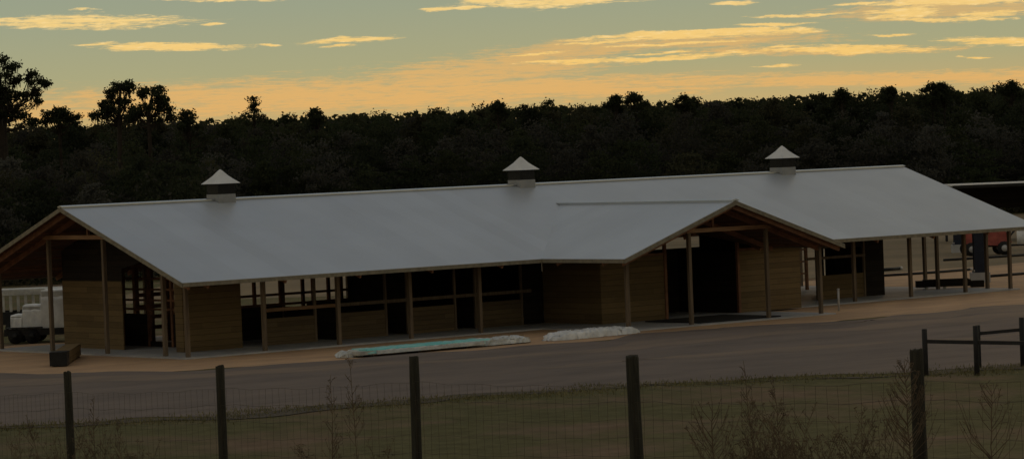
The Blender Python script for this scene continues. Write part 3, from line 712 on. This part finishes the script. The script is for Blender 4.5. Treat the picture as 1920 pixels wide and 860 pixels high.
def tufts(n, seed):
    rng = np.random.default_rng(seed); V = []; Fc = []
    for i in range(n):
        s = rng.uniform(79, 104); t_ = rng.uniform(-20, 20); p = site(s, t_)
        # keep off the driveway
        xs = [-60, -33, -21.5, -15.7, -9, -1.8, 5.3, 25, 60]; ysn = [6, -12, -22, -25.4, -26.7, -29.1, -33.8, -43, -60]
        if p.y > np.interp(p.x, xs, ysn) - 1.0 + rng.normal(0, .35): continue
        for b in range(3):
            h = rng.uniform(.02, .07); a = rng.uniform(0, 6.28); w = .02; l = rng.uniform(-.05, .05, 2); q = (p.x + rng.normal(0, .05), p.y + rng.normal(0, .05))
            k = len(V); c, s_ = math.cos(a) * w, math.sin(a) * w; z = hgt(s) - .01
            V += [(q[0] - c, q[1] - s_, z), (q[0] + c, q[1] + s_, z), (q[0] + l[0], q[1] + l[1], z + h)]; Fc.append((k, k + 1, k + 2))
    me = bpy.data.meshes.new('lawn_grass'); me.from_pydata(V, [], Fc); me.materials.append(M['lawn'])
    o = bpy.data.objects.new('lawn_grass', me); COL.objects.link(o); tag(o, 'short grass of the lawn between the wire fence and the driveway', 'grass', kind='stuff')
M['lawn'] = mat('lawn_blades', (.20, .18, .09), .95, col2=(.12, .115, .055), scale=.35, contrast=(.4, .6))

def verge(n, seed):
    rng = np.random.default_rng(seed); V = []; Fc = []
    xs = [-60, -33, -21.5, -15.7, -9, -1.8, 5.3, 25, 60]; ys = [6, -12, -22, -25.4, -26.7, -29.1, -33.8, -43, -60]
    for i in range(n):
        x = rng.uniform(-30, 14); y = np.interp(x, xs, ys) - .6 + rng.normal(0, .9) + .9 * math.sin(x * .8) * math.sin(x * .31)
        h = rng.uniform(.03, .11); a = rng.uniform(0, 6.28); w = .018; l = rng.uniform(-.06, .06, 2); k = len(V); c, s_ = math.cos(a) * w, math.sin(a) * w
        V += [(x - c, y - s_, 0), (x + c, y + s_, 0), (x + l[0], y + l[1], .02 + h)]; Fc.append((k, k + 1, k + 2))
    me = bpy.data.meshes.new('verge_grass'); me.from_pydata(V, [], Fc); me.materials.append(M['lawn'])
    o = bpy.data.objects.new('verge_grass', me); COL.objects.link(o); tag(o, 'ragged grass along the near edge of the driveway', 'grass', kind='stuff')
verge(9000, 4)
# ------------------------------------------------------------------ trees
def leaf_mat():
    Mt = bpy.data.materials.new('leaves'); Mt.use_nodes = True; nt = Mt.node_tree; L = nt.links; b = nt.nodes['Principled BSDF']
    b.inputs['Roughness'].default_value = .9; b.inputs['Specular IOR Level'].default_value = .1
    a = nt.nodes.new('ShaderNodeAttribute'); a.attribute_name = 'Col'; L.new(a.outputs['Color'], b.inputs['Base Color'])
    tr = nt.nodes.new('ShaderNodeBsdfTranslucent'); L.new(a.outputs['Color'], tr.inputs['Color']); mx = nt.nodes.new('ShaderNodeMixShader'); mx.inputs[0].default_value = .4
    L.new(b.outputs[0], mx.inputs[1]); L.new(tr.outputs[0], mx.inputs[2]); L.new(mx.outputs[0], nt.nodes['Material Output'].inputs['Surface'])
    return Mt
M['leaves'] = leaf_mat()
def np_mesh(name, V, Fq, cols, mt='leaves'):
    me = bpy.data.meshes.new(name); nv = len(V); nf = len(Fq)
    me.vertices.add(nv); me.vertices.foreach_set('co', np.asarray(V, np.float32).ravel())
    me.loops.add(nf * 4); me.loops.foreach_set('vertex_index', np.asarray(Fq, np.int32).ravel())
    me.polygons.add(nf); me.polygons.foreach_set('loop_start', np.arange(0, nf * 4, 4, dtype=np.int32)); me.polygons.foreach_set('loop_total', np.full(nf, 4, np.int32))
    me.update(); me.validate()
    ca = me.color_attributes.new('Col', 'FLOAT_COLOR', 'POINT'); c4 = np.ones((nv, 4), np.float32); c4[:, :3] = cols; ca.data.foreach_set('color', c4.ravel())
    me.materials.append(M[mt]); return me
def quads(C, size, rng, flat=.0):
    """one randomly turned leaf-clump face at each centre"""
    n = len(C); A = rng.normal(size=(n, 3)); A /= np.linalg.norm(A, axis=1)[:, None]; Bv = rng.normal(size=(n, 3)); Bv = np.cross(A, Bv); Bv /= np.linalg.norm(Bv, axis=1)[:, None]
    s1 = (size * rng.uniform(.5, 1.2, n))[:, None]; s2 = (size * rng.uniform(.3, .8, n))[:, None]
    V = np.stack([C - A * s1, C + Bv * s2, C + A * s1, C - Bv * s2], 1).reshape(-1, 3)
    return V, np.arange(n * 4).reshape(-1, 4)
def crown_pts(rng, h, cr, nclump, per, base=.25, sig=.42):
    """leaf clumps spread over an uneven crown of height h and radius cr"""
    out = []
    for i in range(nclump):
        u = rng.uniform(base, 1.0); prof = math.sin(math.pi * min(1, (u - base * .6) / (1.02 - base * .6)) ** .85) ** .6
        a = rng.uniform(0, 6.283); r = cr * prof * math.sqrt(rng.uniform(.05, 1)) * rng.uniform(.75, 1.15)
        c = np.array([r * math.cos(a), r * math.sin(a), h * u * (.97 + .03 * rng.normal())]); sg = sig * rng.uniform(.6, 1.4)
        out.append(c + rng.normal(size=(per, 3)).clip(-1.7, 1.7) * [sg, sg, sg * .55])
    return np.concatenate(out)
rng = np.random.default_rng(11)
variants = []
for k in range(9):
    h = 10; P = crown_pts(rng, h, [2.6, 3.2, 2.2, 3.6, 2.9, 2.0, 3.3, 2.5, 3.0][k], 80 + 10 * (k % 3), 34, base=.12 if k % 2 else .22, sig=[.36, .42, .32][k % 3]); variants.append(P)
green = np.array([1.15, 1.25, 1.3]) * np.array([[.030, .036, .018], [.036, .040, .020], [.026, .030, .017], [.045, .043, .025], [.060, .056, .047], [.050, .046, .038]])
VV, FF, CC = [], [], []; off = 0; trunks = MB()
rows = [(222, 6.0, 3.8), (230, 8.0, 4.0), (240, 8.8, 4.0), (303, 7.4, 4.0), (309, 8.9, 4.0), (316, 10.0, 4.0), (325, 10.7, 3.8), (336, 11.45, 3.3), (350, 11.9, 3.0)]
for ri, (s0, top, sp) in enumerate(rows):
    t_ = -88 + rng.uniform(0, 3)
    while t_ < (88 if s0 > 300 else -21.5 - (s0 - 222) * .1):
        s = s0 + rng.uniform(-2.5, 2.5); p = site(s, t_); gz = hgt(s); u = t_ / (s * 960 / F)     # u: -1..1 across the view
        want = top + .25 * max(0, u) * (ri > 6) + (.5 if u < -.6 and ri > 5 else 0) + rng.normal(0, .3 if ri > 5 else .6)
        if rng.uniform() < .14 and ri > 6: want += rng.uniform(.2, .6)
        H_ = want - gz; P = variants[rng.integers(9)]; a = rng.uniform(0, 6.28); ca, sa = math.cos(a), math.sin(a)
        w = rng.uniform(.85, 1.2)
        if ri > 5: P = np.concatenate([P, P + rng.normal(0, .13, P.shape)])
        Q = np.stack([(P[:, 0] * ca - P[:, 1] * sa) * w, (P[:, 0] * sa + P[:, 1] * ca) * w, P[:, 2] * H_ / 10.4], 1) + [p.x, p.y, gz]
        V, Fq = quads(Q, .15, rng); ci = rng.integers(0, 4) if rng.uniform() > (.38 if ri < 6 else .1) else rng.integers(4, 6)
        col = green[ci] * rng.uniform(.75, 1.2); cl = np.repeat(col[None, :] * rng.uniform(.88, 1.12, (len(Q), 1)), 4, 0)
        VV.append(V); FF.append(Fq + off); CC.append(cl); off += len(V)
        t_ += sp * rng.uniform(.6, 1.15)
# understorey along the edge and between rows
for s0, top in ((220, 3), (227, 5), (236, 6.5), (301, 3.0), (306, 5), (313, 7), (322, 8.3), (334, 9), (345, 9.4)):
    n = 40000 if s0 > 300 else 16000
    s = s0 + rng.normal(0, 1.2, n); tq = rng.uniform(-90, 90 if s0 > 300 else -20.5, n); ph = np.sin(tq * 1.3 + s0) + np.sin(tq * .55 + s0 * 2) + np.sin(tq * 2.9)
    z = rng.uniform(0, 1, n) ** .8 * (top + ph * (.45 if s0 < 310 else .2)); P0 = np.array([CAM.x, CAM.y, 0]) + np.outer(s, np.array(H_F)) + np.outer(tq, np.array(H_R)); P0[:, 2] = z + np.array([hgt(q) for q in s])
    V, Fq = quads(P0, .20, rng); cl = np.repeat(green[rng.integers(0, 6, n)] * .9, 4, 0); VV.append(V); FF.append(Fq + off); CC.append(cl); off += len(V)
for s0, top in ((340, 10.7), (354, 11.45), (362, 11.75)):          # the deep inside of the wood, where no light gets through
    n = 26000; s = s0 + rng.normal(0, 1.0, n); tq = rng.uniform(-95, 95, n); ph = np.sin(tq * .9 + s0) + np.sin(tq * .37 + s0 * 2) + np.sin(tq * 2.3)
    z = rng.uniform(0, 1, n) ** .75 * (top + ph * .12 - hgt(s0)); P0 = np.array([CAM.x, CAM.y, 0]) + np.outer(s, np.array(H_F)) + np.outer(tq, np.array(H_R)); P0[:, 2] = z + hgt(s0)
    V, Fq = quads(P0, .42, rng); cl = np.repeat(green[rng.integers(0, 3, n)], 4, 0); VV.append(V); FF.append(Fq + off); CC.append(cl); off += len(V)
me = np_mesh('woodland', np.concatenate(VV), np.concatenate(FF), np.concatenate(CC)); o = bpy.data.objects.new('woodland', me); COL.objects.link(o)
tag(o, 'dark dense woodland closing the field behind the barn', 'woodland', kind='stuff')

def pad_tree(name, px, D, trunk_r, seed, label, pads, fork=.5, moss=True, group=None, dens=.7, tw=.55):
    """an open-grown tree: trunk, curved limbs, and one flattened leaf pad at the end of each; pads = (bearing px, top-line px, half width, half height)"""
    rr = random.Random(seed); rg = np.random.default_rng(seed); k_ = D / F
    base = site(D, (px - 960) * k_); gz = ground_z(base)
    def loc(x, y, r): return H_R * ((x - px) * k_) + H_F * rr.uniform(-1, 1) * r * k_ * 1.1 + Vector((0, 0, CAM.z + (274 - .0394 * (x - 960) - y) * k_ - gz))
    t = thing(name, label, 'tree', (base.x, base.y, gz), 0, group); mb = MB()
    P3 = [(loc(x, y, rx), rx * k_, ry * k_) for x, y, rx, ry in pads]; top = max(p.z for p, _, _ in P3); low = min(p.z for p, _, _ in P3)
    for p, rx, ry in list(P3):                                         # smaller pads round each one, so that the crown breaks up unevenly
        for q in range(2 if rx > .35 else 1):
            a = rr.uniform(0, 6.28); P3.append((p + Vector((math.cos(a) * rx * .95, math.sin(a) * rx * .95, rr.uniform(-1.3, .35) * ry)), rx * rr.uniform(.3, .6), ry * rr.uniform(.35, .7)))
    zf = low + (top - low) * fork - 1.0; tp = [Vector((0, 0, -.3)), Vector((rr.uniform(-.1, .1), 0, zf * .5)), Vector((rr.uniform(-.15, .15), 0, zf)), Vector((0, 0, zf)) * .6 + P3[0][0] * .4, P3[0][0]]
    mb.tube(tp, [trunk_r * 1.3, trunk_r, trunk_r * .75, trunk_r * .5, trunk_r * .2], 8)
    pts = []; tips = []
    for p, rx, ry in P3[1:]:
        f0 = Vector((0, 0, min(zf, p.z - .4) - rr.uniform(0, .8))); mid = f0.lerp(p, .5) + H_R * (p - f0).dot(H_R) * .18 - Vector((0, 0, .1)) + Vector((rr.uniform(-.2, .2), rr.uniform(-.2, .2), 0))
        r0 = min(trunk_r * .4, .07 + .04 * rx); mb.tube([f0, f0.lerp(mid, .5) - Vector((0, 0, .08)), mid, mid.lerp(p, .6) + Vector((0, 0, .1)), p], [r0, r0 * .75, r0 * .55, r0 * .4, r0 * .2], 6)
    for p, rx, ry in P3:
        n_s = max(6, int(rx * ry * 30 * tw)) ; cs = []
        for i in range(n_s):                                          # twigs fanning through the pad, a small clump at each tip
            v = rg.normal(size=3); v /= np.linalg.norm(v); v *= rg.uniform(.25, 1.05); c = np.array(p) + v * [rx, rx, ry]; cs.append(c)
            a0 = p + Vector((rr.uniform(-.1, .1), rr.uniform(-.1, .1), -ry * .4)); mb.tube([a0, a0.lerp(Vector(c), .5) + Vector((0, 0, .05)), Vector(c)], [.035, .025, .012], 3, True, False)
        for c in cs:
            n = int(rg.uniform(16, 44) * dens); sg = rg.uniform(.12, .30); q = rg.normal(size=(n, 3)).clip(-2, 2) * [sg, sg, sg * .6]; pts.append(c + q)
        tips.append((p, rx, ry))
    mb.build('trunk', 'bark', t)
    P = np.concatenate(pts); V, Fq = quads(P, .135, rg); cl = np.repeat(green[rg.integers(0, 3, len(P))], 4, 0)
    o = bpy.data.objects.new('crown', np_mesh('crown', V, Fq, cl)); COL.objects.link(o); o.parent = t
    if moss:
        V = []; Fm = []
        for p, rx, ry in tips:
            for k in range(int(4 + rx * 5)):
                q = np.array(p) + rg.uniform(-1, 1, 3) * [rx * .9, rx * .9, ry * .3] - [0, 0, ry * .6]; L = rg.uniform(.2, .7); w = rg.uniform(.03, .07); a = rg.uniform(0, 3.14); c_, s_ = math.cos(a) * w, math.sin(a) * w; i = len(V)
                j = rg.normal(0, .06, 2); V += [(q[0] - c_, q[1] - s_, q[2]), (q[0] + c_, q[1] + s_, q[2]), (q[0] + c_ * .4 + j[0], q[1] + s_ * .4 + j[1], q[2] - L), (q[0] - c_ * .4 + j[0], q[1] - s_ * .4 + j[1], q[2] - L * 1.05)]; Fm.append((i, i + 1, i + 2, i + 3))
        o = bpy.data.objects.new('moss', np_mesh('moss', V, Fm, np.tile([.06, .058, .05], (len(V), 1)))); COL.objects.link(o); o.parent = t; o['kind'] = 'stuff'
    return t
g1 = 'tall trees rising above the woodland at left'
pad_tree('oak_tree', 14, 283, .42, 3, 'largest tree, a mossy oak at the left edge of the view rising above the woodland',
         [(12, 110, 20, 13), (-4, 168, 36, 30), (6, 216, 44, 20), (40, 122, 17, 8), (70, 142, 15, 12), (90, 154, 11, 8), (10, 145, 26, 18), (-30, 130, 28, 24), (-25, 185, 34, 26), (28, 172, 20, 16), (8, 200, 30, 22), (58, 176, 13, 8), (50, 204, 18, 12), (82, 186, 5, 8), (74, 170, 7, 5), (48, 148, 9, 7), (30, 215, 24, 14), (64, 222, 12, 8)], .35, group=g1)
pad_tree('oak_tree', 232, 285, .24, 12, 'round topped tree second from the left, with sky showing through its crown',
         [(237, 158, 21, 8), (228, 168, 13, 6), (250, 164, 10, 8), (212, 194, 9, 6), (200, 207, 12, 7), (222, 206, 11, 6), (245, 190, 8, 5), (255, 204, 6, 9), (231, 188, 5, 5), (218, 180, 4, 4), (205, 218, 20, 9), (240, 220, 24, 9)], .4, group=g1)
pad_tree('oak_tree', 288, 281, .26, 22, 'umbrella shaped tree with a bare trunk and drooping sides, third tall tree from the left',
         [(296, 167, 18, 6), (281, 175, 8, 7), (309, 176, 8, 9), (270, 204, 12, 8), (289, 203, 20, 8), (319, 191, 8, 5), (325, 203, 4, 9), (304, 190, 7, 4), (262, 216, 12, 9), (310, 203, 8, 5), (316, 222, 18, 7)], .5, group=g1)
pad_tree('oak_tree', 122, 288, .2, 31, 'low wispy tree between the left edge oak and the round topped tree',
         [(124, 208, 9, 4), (108, 214, 11, 5), (136, 213, 11, 5), (98, 224, 10, 6), (120, 222, 18, 7), (146, 222, 10, 6)], .4, moss=False, group=g1, dens=.7)
g2 = 'treetops standing out along the woodland skyline'
for k, (px, py, sp, lab) in enumerate(((362, 205, 15, 'small rounded treetop right of the umbrella shaped tree'), (486, 182, 4, 'very thin bare spire of a tree poking above the woodland at left'),
        (943, 186, 9, 'small twin treetop above the middle cupola, the left one'), (1200, 170, 13, 'bushy treetop on the skyline left of the cross gable peak'),
        (1163, 177, 8, 'narrow treetop just left of the bushy one on the skyline'), (1292, 176, 11, 'leaning treetop on the skyline above the cross gable'), (1587, 166, 7, 'narrow treetop on the skyline right of the right cupola'),
        (1757, 151, 14, 'widest bushy treetop on the skyline above the right end of the roof'), (1778, 153, 9, 'treetop touching the right side of the widest skyline treetop'), (1905, 149, 11, 'treetop on the skyline at the right edge of the view'), (600, 202, 8, 'small treetop between the thin spire and the middle cupola'), (1680, 161, 6, 'spiky small treetop left of the widest skyline treetop'))):
    rr = random.Random(200 + k)
    if sp > 4: py += 3; sp *= 1.12
    if sp == 4: pads = [(486, 186, 3, 2.5), (489, 195, 4, 3), (483, 200, 3, 2.5), (487, 207, 5, 3), (484, 214, 12, 7), (490, 221, 17, 9)]
    else:
        pads = [(px + rr.uniform(-.2, .2) * sp, py + sp * .3, sp * .5, sp * .28), (px - sp * .55, py + sp * .75, sp * .55, sp * .35), (px + sp * .5, py + sp * .8, sp * .6, sp * .38), (px, py + sp * 1.3, sp * 1.1, sp * .5), (px + rr.uniform(-1.6, 1.6) * sp, py + sp * 1.6, sp * .6, sp * .35), (px + rr.uniform(-.5, .5) * sp, py + sp * 1.9, sp * 1.5, sp * .7), (px, py + sp * 2.6, sp * 1.9, sp * .8)]
    pad_tree('pine_tree', px, 322 if px != 362 else 300, .12, 60 + k, lab, pads, .5, moss=False, group=g2, dens=.5 if sp > 4 else .35, tw=.42)

# ------------------------------------------------------------------ sky and light
W = bpy.data.worlds.new('World'); sc.world = W; W.use_nodes = True; nt = W.node_tree; L = nt.links
bg = nt.nodes['Background']
tc = nt.nodes.new('ShaderNodeTexCoord')
def val(v): 
    return v
def mt_(op, a, b=None, c=None, clamp=False):
    q = nt.nodes.new('ShaderNodeMath'); q.operation = op; q.use_clamp = clamp
    for i, x in enumerate((a, b, c)):
        if x is None: continue
        if isinstance(x, (int, float)): q.inputs[i].default_value = x
        else: L.new(x, q.inputs[i])
    return q.outputs[0]
def dotv(vec):
    q = nt.nodes.new('ShaderNodeVectorMath'); q.operation = 'DOT_PRODUCT'; L.new(tc.outputs['Generated'], q.inputs[0]); q.inputs[1].default_value = vec; return q.outputs['Value']
def sstep(x, a, b):
    q = nt.nodes.new('ShaderNodeMapRange'); q.interpolation_type = 'SMOOTHSTEP'; L.new(x, q.inputs[0]); q.inputs[1].default_value = a; q.inputs[2].default_value = b; return q.outputs[0]
fd = dotv(tuple(H_F)); rd = dotv(tuple(H_R)); zd = dotv((0, 0, 1))
az = mt_('DEGREES', mt_('ARCTAN2', rd, fd)); el = mt_('DEGREES', mt_('ARCSINE', zd))      # compass bearing and elevation, in degrees
def nz(sx, sy, scale, det=6, ro=.6, dist=0, seed=0):
    c = nt.nodes.new('ShaderNodeCombineXYZ'); L.new(mt_('MULTIPLY', az, sx), c.inputs[0]); L.new(mt_('MULTIPLY', el, sy), c.inputs[1]); c.inputs[2].default_value = seed
    n = nt.nodes.new('ShaderNodeTexNoise'); n.inputs['Scale'].default_value = scale; n.inputs['Detail'].default_value = det; n.inputs['Roughness'].default_value = ro; n.inputs['Distortion'].default_value = dist
    L.new(c.outputs[0], n.inputs['Vector']); return n.outputs['Fac']
def ramp(src, stops):
    cr = nt.nodes.new('ShaderNodeValToRGB'); e = cr.color_ramp.elements
    while len(e) < len(stops): e.new(.5)
    for q, (p, c) in zip(e, stops): q.position = p; q.color = (*c, 1)
    L.new(src, cr.inputs[0]); return cr.outputs[0]
def mix(f, a, b):
    q = nt.nodes.new('ShaderNodeMix'); q.data_type = 'RGBA'
    if isinstance(f, (int, float)): q.inputs[0].default_value = f
    else: L.new(f, q.inputs[0])
    for i, x in ((6, a), (7, b)):
        if isinstance(x, tuple): q.inputs[i].default_value = (*x, 1)
        else: L.new(x, q.inputs[i])
    return q.outputs[2]
def deg(px): return math.degrees(px / F)
# clear sky: warm at the horizon, grey green just above, dim blue grey overhead
e1 = mt_('DIVIDE', el, 90, clamp=True)
base_c = ramp(e1, [(0.0, (.64, .40, .15)), (.008, (.53, .40, .175)), (.0155, (.405, .385, .21)), (.030, (.32, .355, .25)), (.10, (.21, .25, .235)), (.35, (.155, .185, .23)), (1.0, (.15, .18, .23))])
# side of the sky away from the sunset is dimmer
side = sstep(fd, -1, 1)
base_c = mix(mt_('MULTIPLY', mt_('SUBTRACT', 1.0, side), .55), base_c, (.10, .12, .15))
# clouds: each bank is a stretched bump in bearing and elevation, broken up by noise
wx = mt_('MULTIPLY', mt_('SUBTRACT', nz(1.2, 3, 1.3, 4, seed=3), .5), .5)
wy = mt_('MULTIPLY', mt_('SUBTRACT', nz(.8, 1.5, 1.6, 6, .65, seed=7), .5), .14)
azw = mt_('ADD', az, wx); elw = mt_('ADD', el, wy)
def bank(x0, y0, x1, y1, hw, hh, pw=1.0):
    """px: centre line from (x0,y0) to (x1,y1) in photo pixels, half height hh px"""
    def uv(x, y): X = x - 960; Y = 274 - y; return deg(X), deg(Y - .0394 * X)
    (a, b), (c, d) = uv(x0, y0), uv(x1, y1); m_ = (d - b) / (c - a); mid = (a + c) / 2; half = (c - a) / 2
    u = mt_('DIVIDE', mt_('SUBTRACT', azw, mid), half)
    yc = mt_('ADD', mt_('MULTIPLY', mt_('SUBTRACT', azw, mid), m_), (b + d) / 2)
    v = mt_('DIVIDE', mt_('SUBTRACT', elw, yc), deg(hh))
    r2 = mt_('ADD', mt_('MULTIPLY', u, u), mt_('MULTIPLY', v, v))
    return mt_('SUBTRACT', 1.0, r2)
def union(lst):
    r = lst[0]
    for q in lst[1:]: r = mt_('MAXIMUM', r, q)
    return r
streak = nz(.55, 6.0, 1.6, 8, .68, .4, seed=1)
fine = nz(2.2, 14, 1.5, 8, .7, .3, seed=2)
hair = nz(.9, 34, 1.4, 5, .6, .2, seed=21)
tex = mt_('ADD', mt_('MULTIPLY', mt_('SUBTRACT', hair, .5), 1.3), mt_('ADD', mt_('MULTIPLY', mt_('SUBTRACT', streak, .5), 3.0), mt_('MULTIPLY', mt_('SUBTRACT', fine, .5), 2.6)))
bright = union([bank(-60, 46, 400, 40, 0, 15), bank(180, 88, 495, 89, 0, 9), bank(560, 80, 790, 70, 0, 7), bank(860, 14, 1230, -2, 0, 13), bank(1640, 28, 1780, 24, 0, 14), bank(1660, 6, 2000, 0, 0, 10), bank(1800, 34, 1920, 26, 0, 8),
                bank(1080, 74, 1570, 56, 0, 10), bank(1000, 122, 1500, 96, 0, 6), bank(1400, 92, 1780, 93, 0, 10), bank(1740, 78, 2000, 82, 0, 9), bank(300, 2, 560, 0, 0, 5), bank(1340, 8, 1440, 5, 0, 5), bank(1400, 34, 1620, 26, 0, 3), bank(1420, 127, 1520, 122, 0, 4), bank(800, 20, 880, 16, 0, 5), bank(395, 48, 445, 45, 0, 3), bank(960, 120, 1200, 110, 0, 4), bank(1150, 88, 1420, 76, 0, 3), bank(1220, 62, 1400, 56, 0, 4), bank(1180, 104, 1330, 96, 0, 3), bank(1460, 60, 1560, 56, 0, 7), bank(1630, 67, 1740, 66, 0, 3), bank(1760, 42, 1920, 36, 0, 5), bank(1800, 110, 1870, 111, 0, 2.5), bank(620, 88, 700, 84, 0, 4), bank(500, 86, 548, 86, 0, 3), bank(880, 4, 960, 2, 0, 6), bank(1560, 14, 1700, 6, 0, 3), bank(150, 21, 210, 20, 0, 3), bank(860, 18, 940, 14, 0, 4), bank(975, 8, 1040, 5, 0, 7), bank(1060, 84, 1240, 74, 0, 3), bank(1380, 50, 1560, 44, 0, 4), bank(1300, 70, 1440, 66, 0, 2.5), bank(1620, 12, 1760, 10, 0, 3), bank(1700, 38, 1800, 42, 0, 4), bank(960, 104, 1080, 98, 0, 3)])
soft = union([bank(620, 160, 1160, 115, 0, 30), bank(100, 190, 1100, 170, 0, 34), bank(60, 200, 820, 172, 0, 38), bank(560, 178, 1500, 152, 0, 22), bank(1000, 158, 2500, 138, 0, 15), bank(-400, 190, 300, 215, 0, 30), bank(820, 128, 1240, 80, 0, 24), bank(1080, 84, 1600, 66, 0, 17), bank(1560, 26, 2000, 14, 0, 22), bank(1250, 98, 1800, 92, 0, 10)])
# elsewhere round the horizon the same kinds of cloud, from noise alone
out = sstep(mt_('ABSOLUTE', az), 8.5, 11.0)
gen = mt_('MULTIPLY', mt_('SUBTRACT', nz(.22, 2.2, 1.2, 6, .6, seed=9), .52), 9.0)
gen = mt_('SUBTRACT', gen, mt_('MULTIPLY', mt_('SUBTRACT', 1.0, out), 20.0))
hi = sstep(el, 2.9, 3.6); gen2 = mt_('SUBTRACT', mt_('MULTIPLY', mt_('SUBTRACT', nz(.12, .5, 1.0, 7, .6, seed=12), .55), 6.0), mt_('MULTIPLY', mt_('SUBTRACT', 1.0, hi), 20.0))
mb_ = mt_('MULTIPLY', sstep(mt_('ADD', mt_('MAXIMUM', mt_('MAXIMUM', bright, gen), gen2), mt_('MULTIPLY', tex, 1.0)), -.05, .95), .97)
ms_ = mt_('MULTIPLY', sstep(mt_('ADD', mt_('MAXIMUM', soft, gen), mt_('MULTIPLY', tex, 1.25)), -.45, 1.15), .92)
c_soft = ramp(mt_('DIVIDE', el, 3.0, clamp=True), [(0, (.80, .43, .13)), (.35, (.75, .44, .15)), (.6, (.66, .43, .17)), (1, (.58, .44, .22))])
c_bright = ramp(mt_('DIVIDE', el, 3.0, clamp=True), [(0, (.90, .50, .14)), (.5, (.92, .59, .18)), (1, (.90, .66, .27))])
colr = mix(ms_, base_c, c_soft)
core = mt_('ADD', mt_('MULTIPLY', fine, .5), .6)
c_b2 = mix(mt_('MULTIPLY', sstep(fine, .5, .72), .5), c_bright, (.98, .78, .42))
fade = mt_('SUBTRACT', 1.0, mt_('MULTIPLY', sstep(el, 6, 30), .85))
colr = mix(mt_('MULTIPLY', mb_, fade), colr, c_b2)
L.new(colr, bg.inputs['Color']); bg.inputs['Strength'].default_value = 1.0
W.cycles.sampling_method = 'MANUAL'; W.cycles.sample_map_resolution = 1024

sd = bpy.data.lights.new('sun', 'SUN'); sd.energy = .25; sd.angle = rad(6); sd.color = (1, .62, .32)
so = bpy.data.objects.new('sun', sd); COL.objects.link(so)
sdir = (H_F * math.cos(rad(4)) * math.cos(rad(9)) + H_R * math.sin(rad(9)) * math.cos(rad(4)) + Vector((0, 0, math.sin(rad(4))))).normalized()
so.rotation_euler = (-sdir).to_track_quat('-Z', 'Y').to_euler()

sc.view_settings.view_transform = 'Standard'; sc.view_settings.look = 'None'; sc.view_settings.exposure = 0; sc.view_settings.gamma = 1
sc.view_settings.use_curve_mapping = False
sc.render.engine = 'CYCLES'; sc.cycles.use_denoising = True; sc.cycles.max_bounces = 6
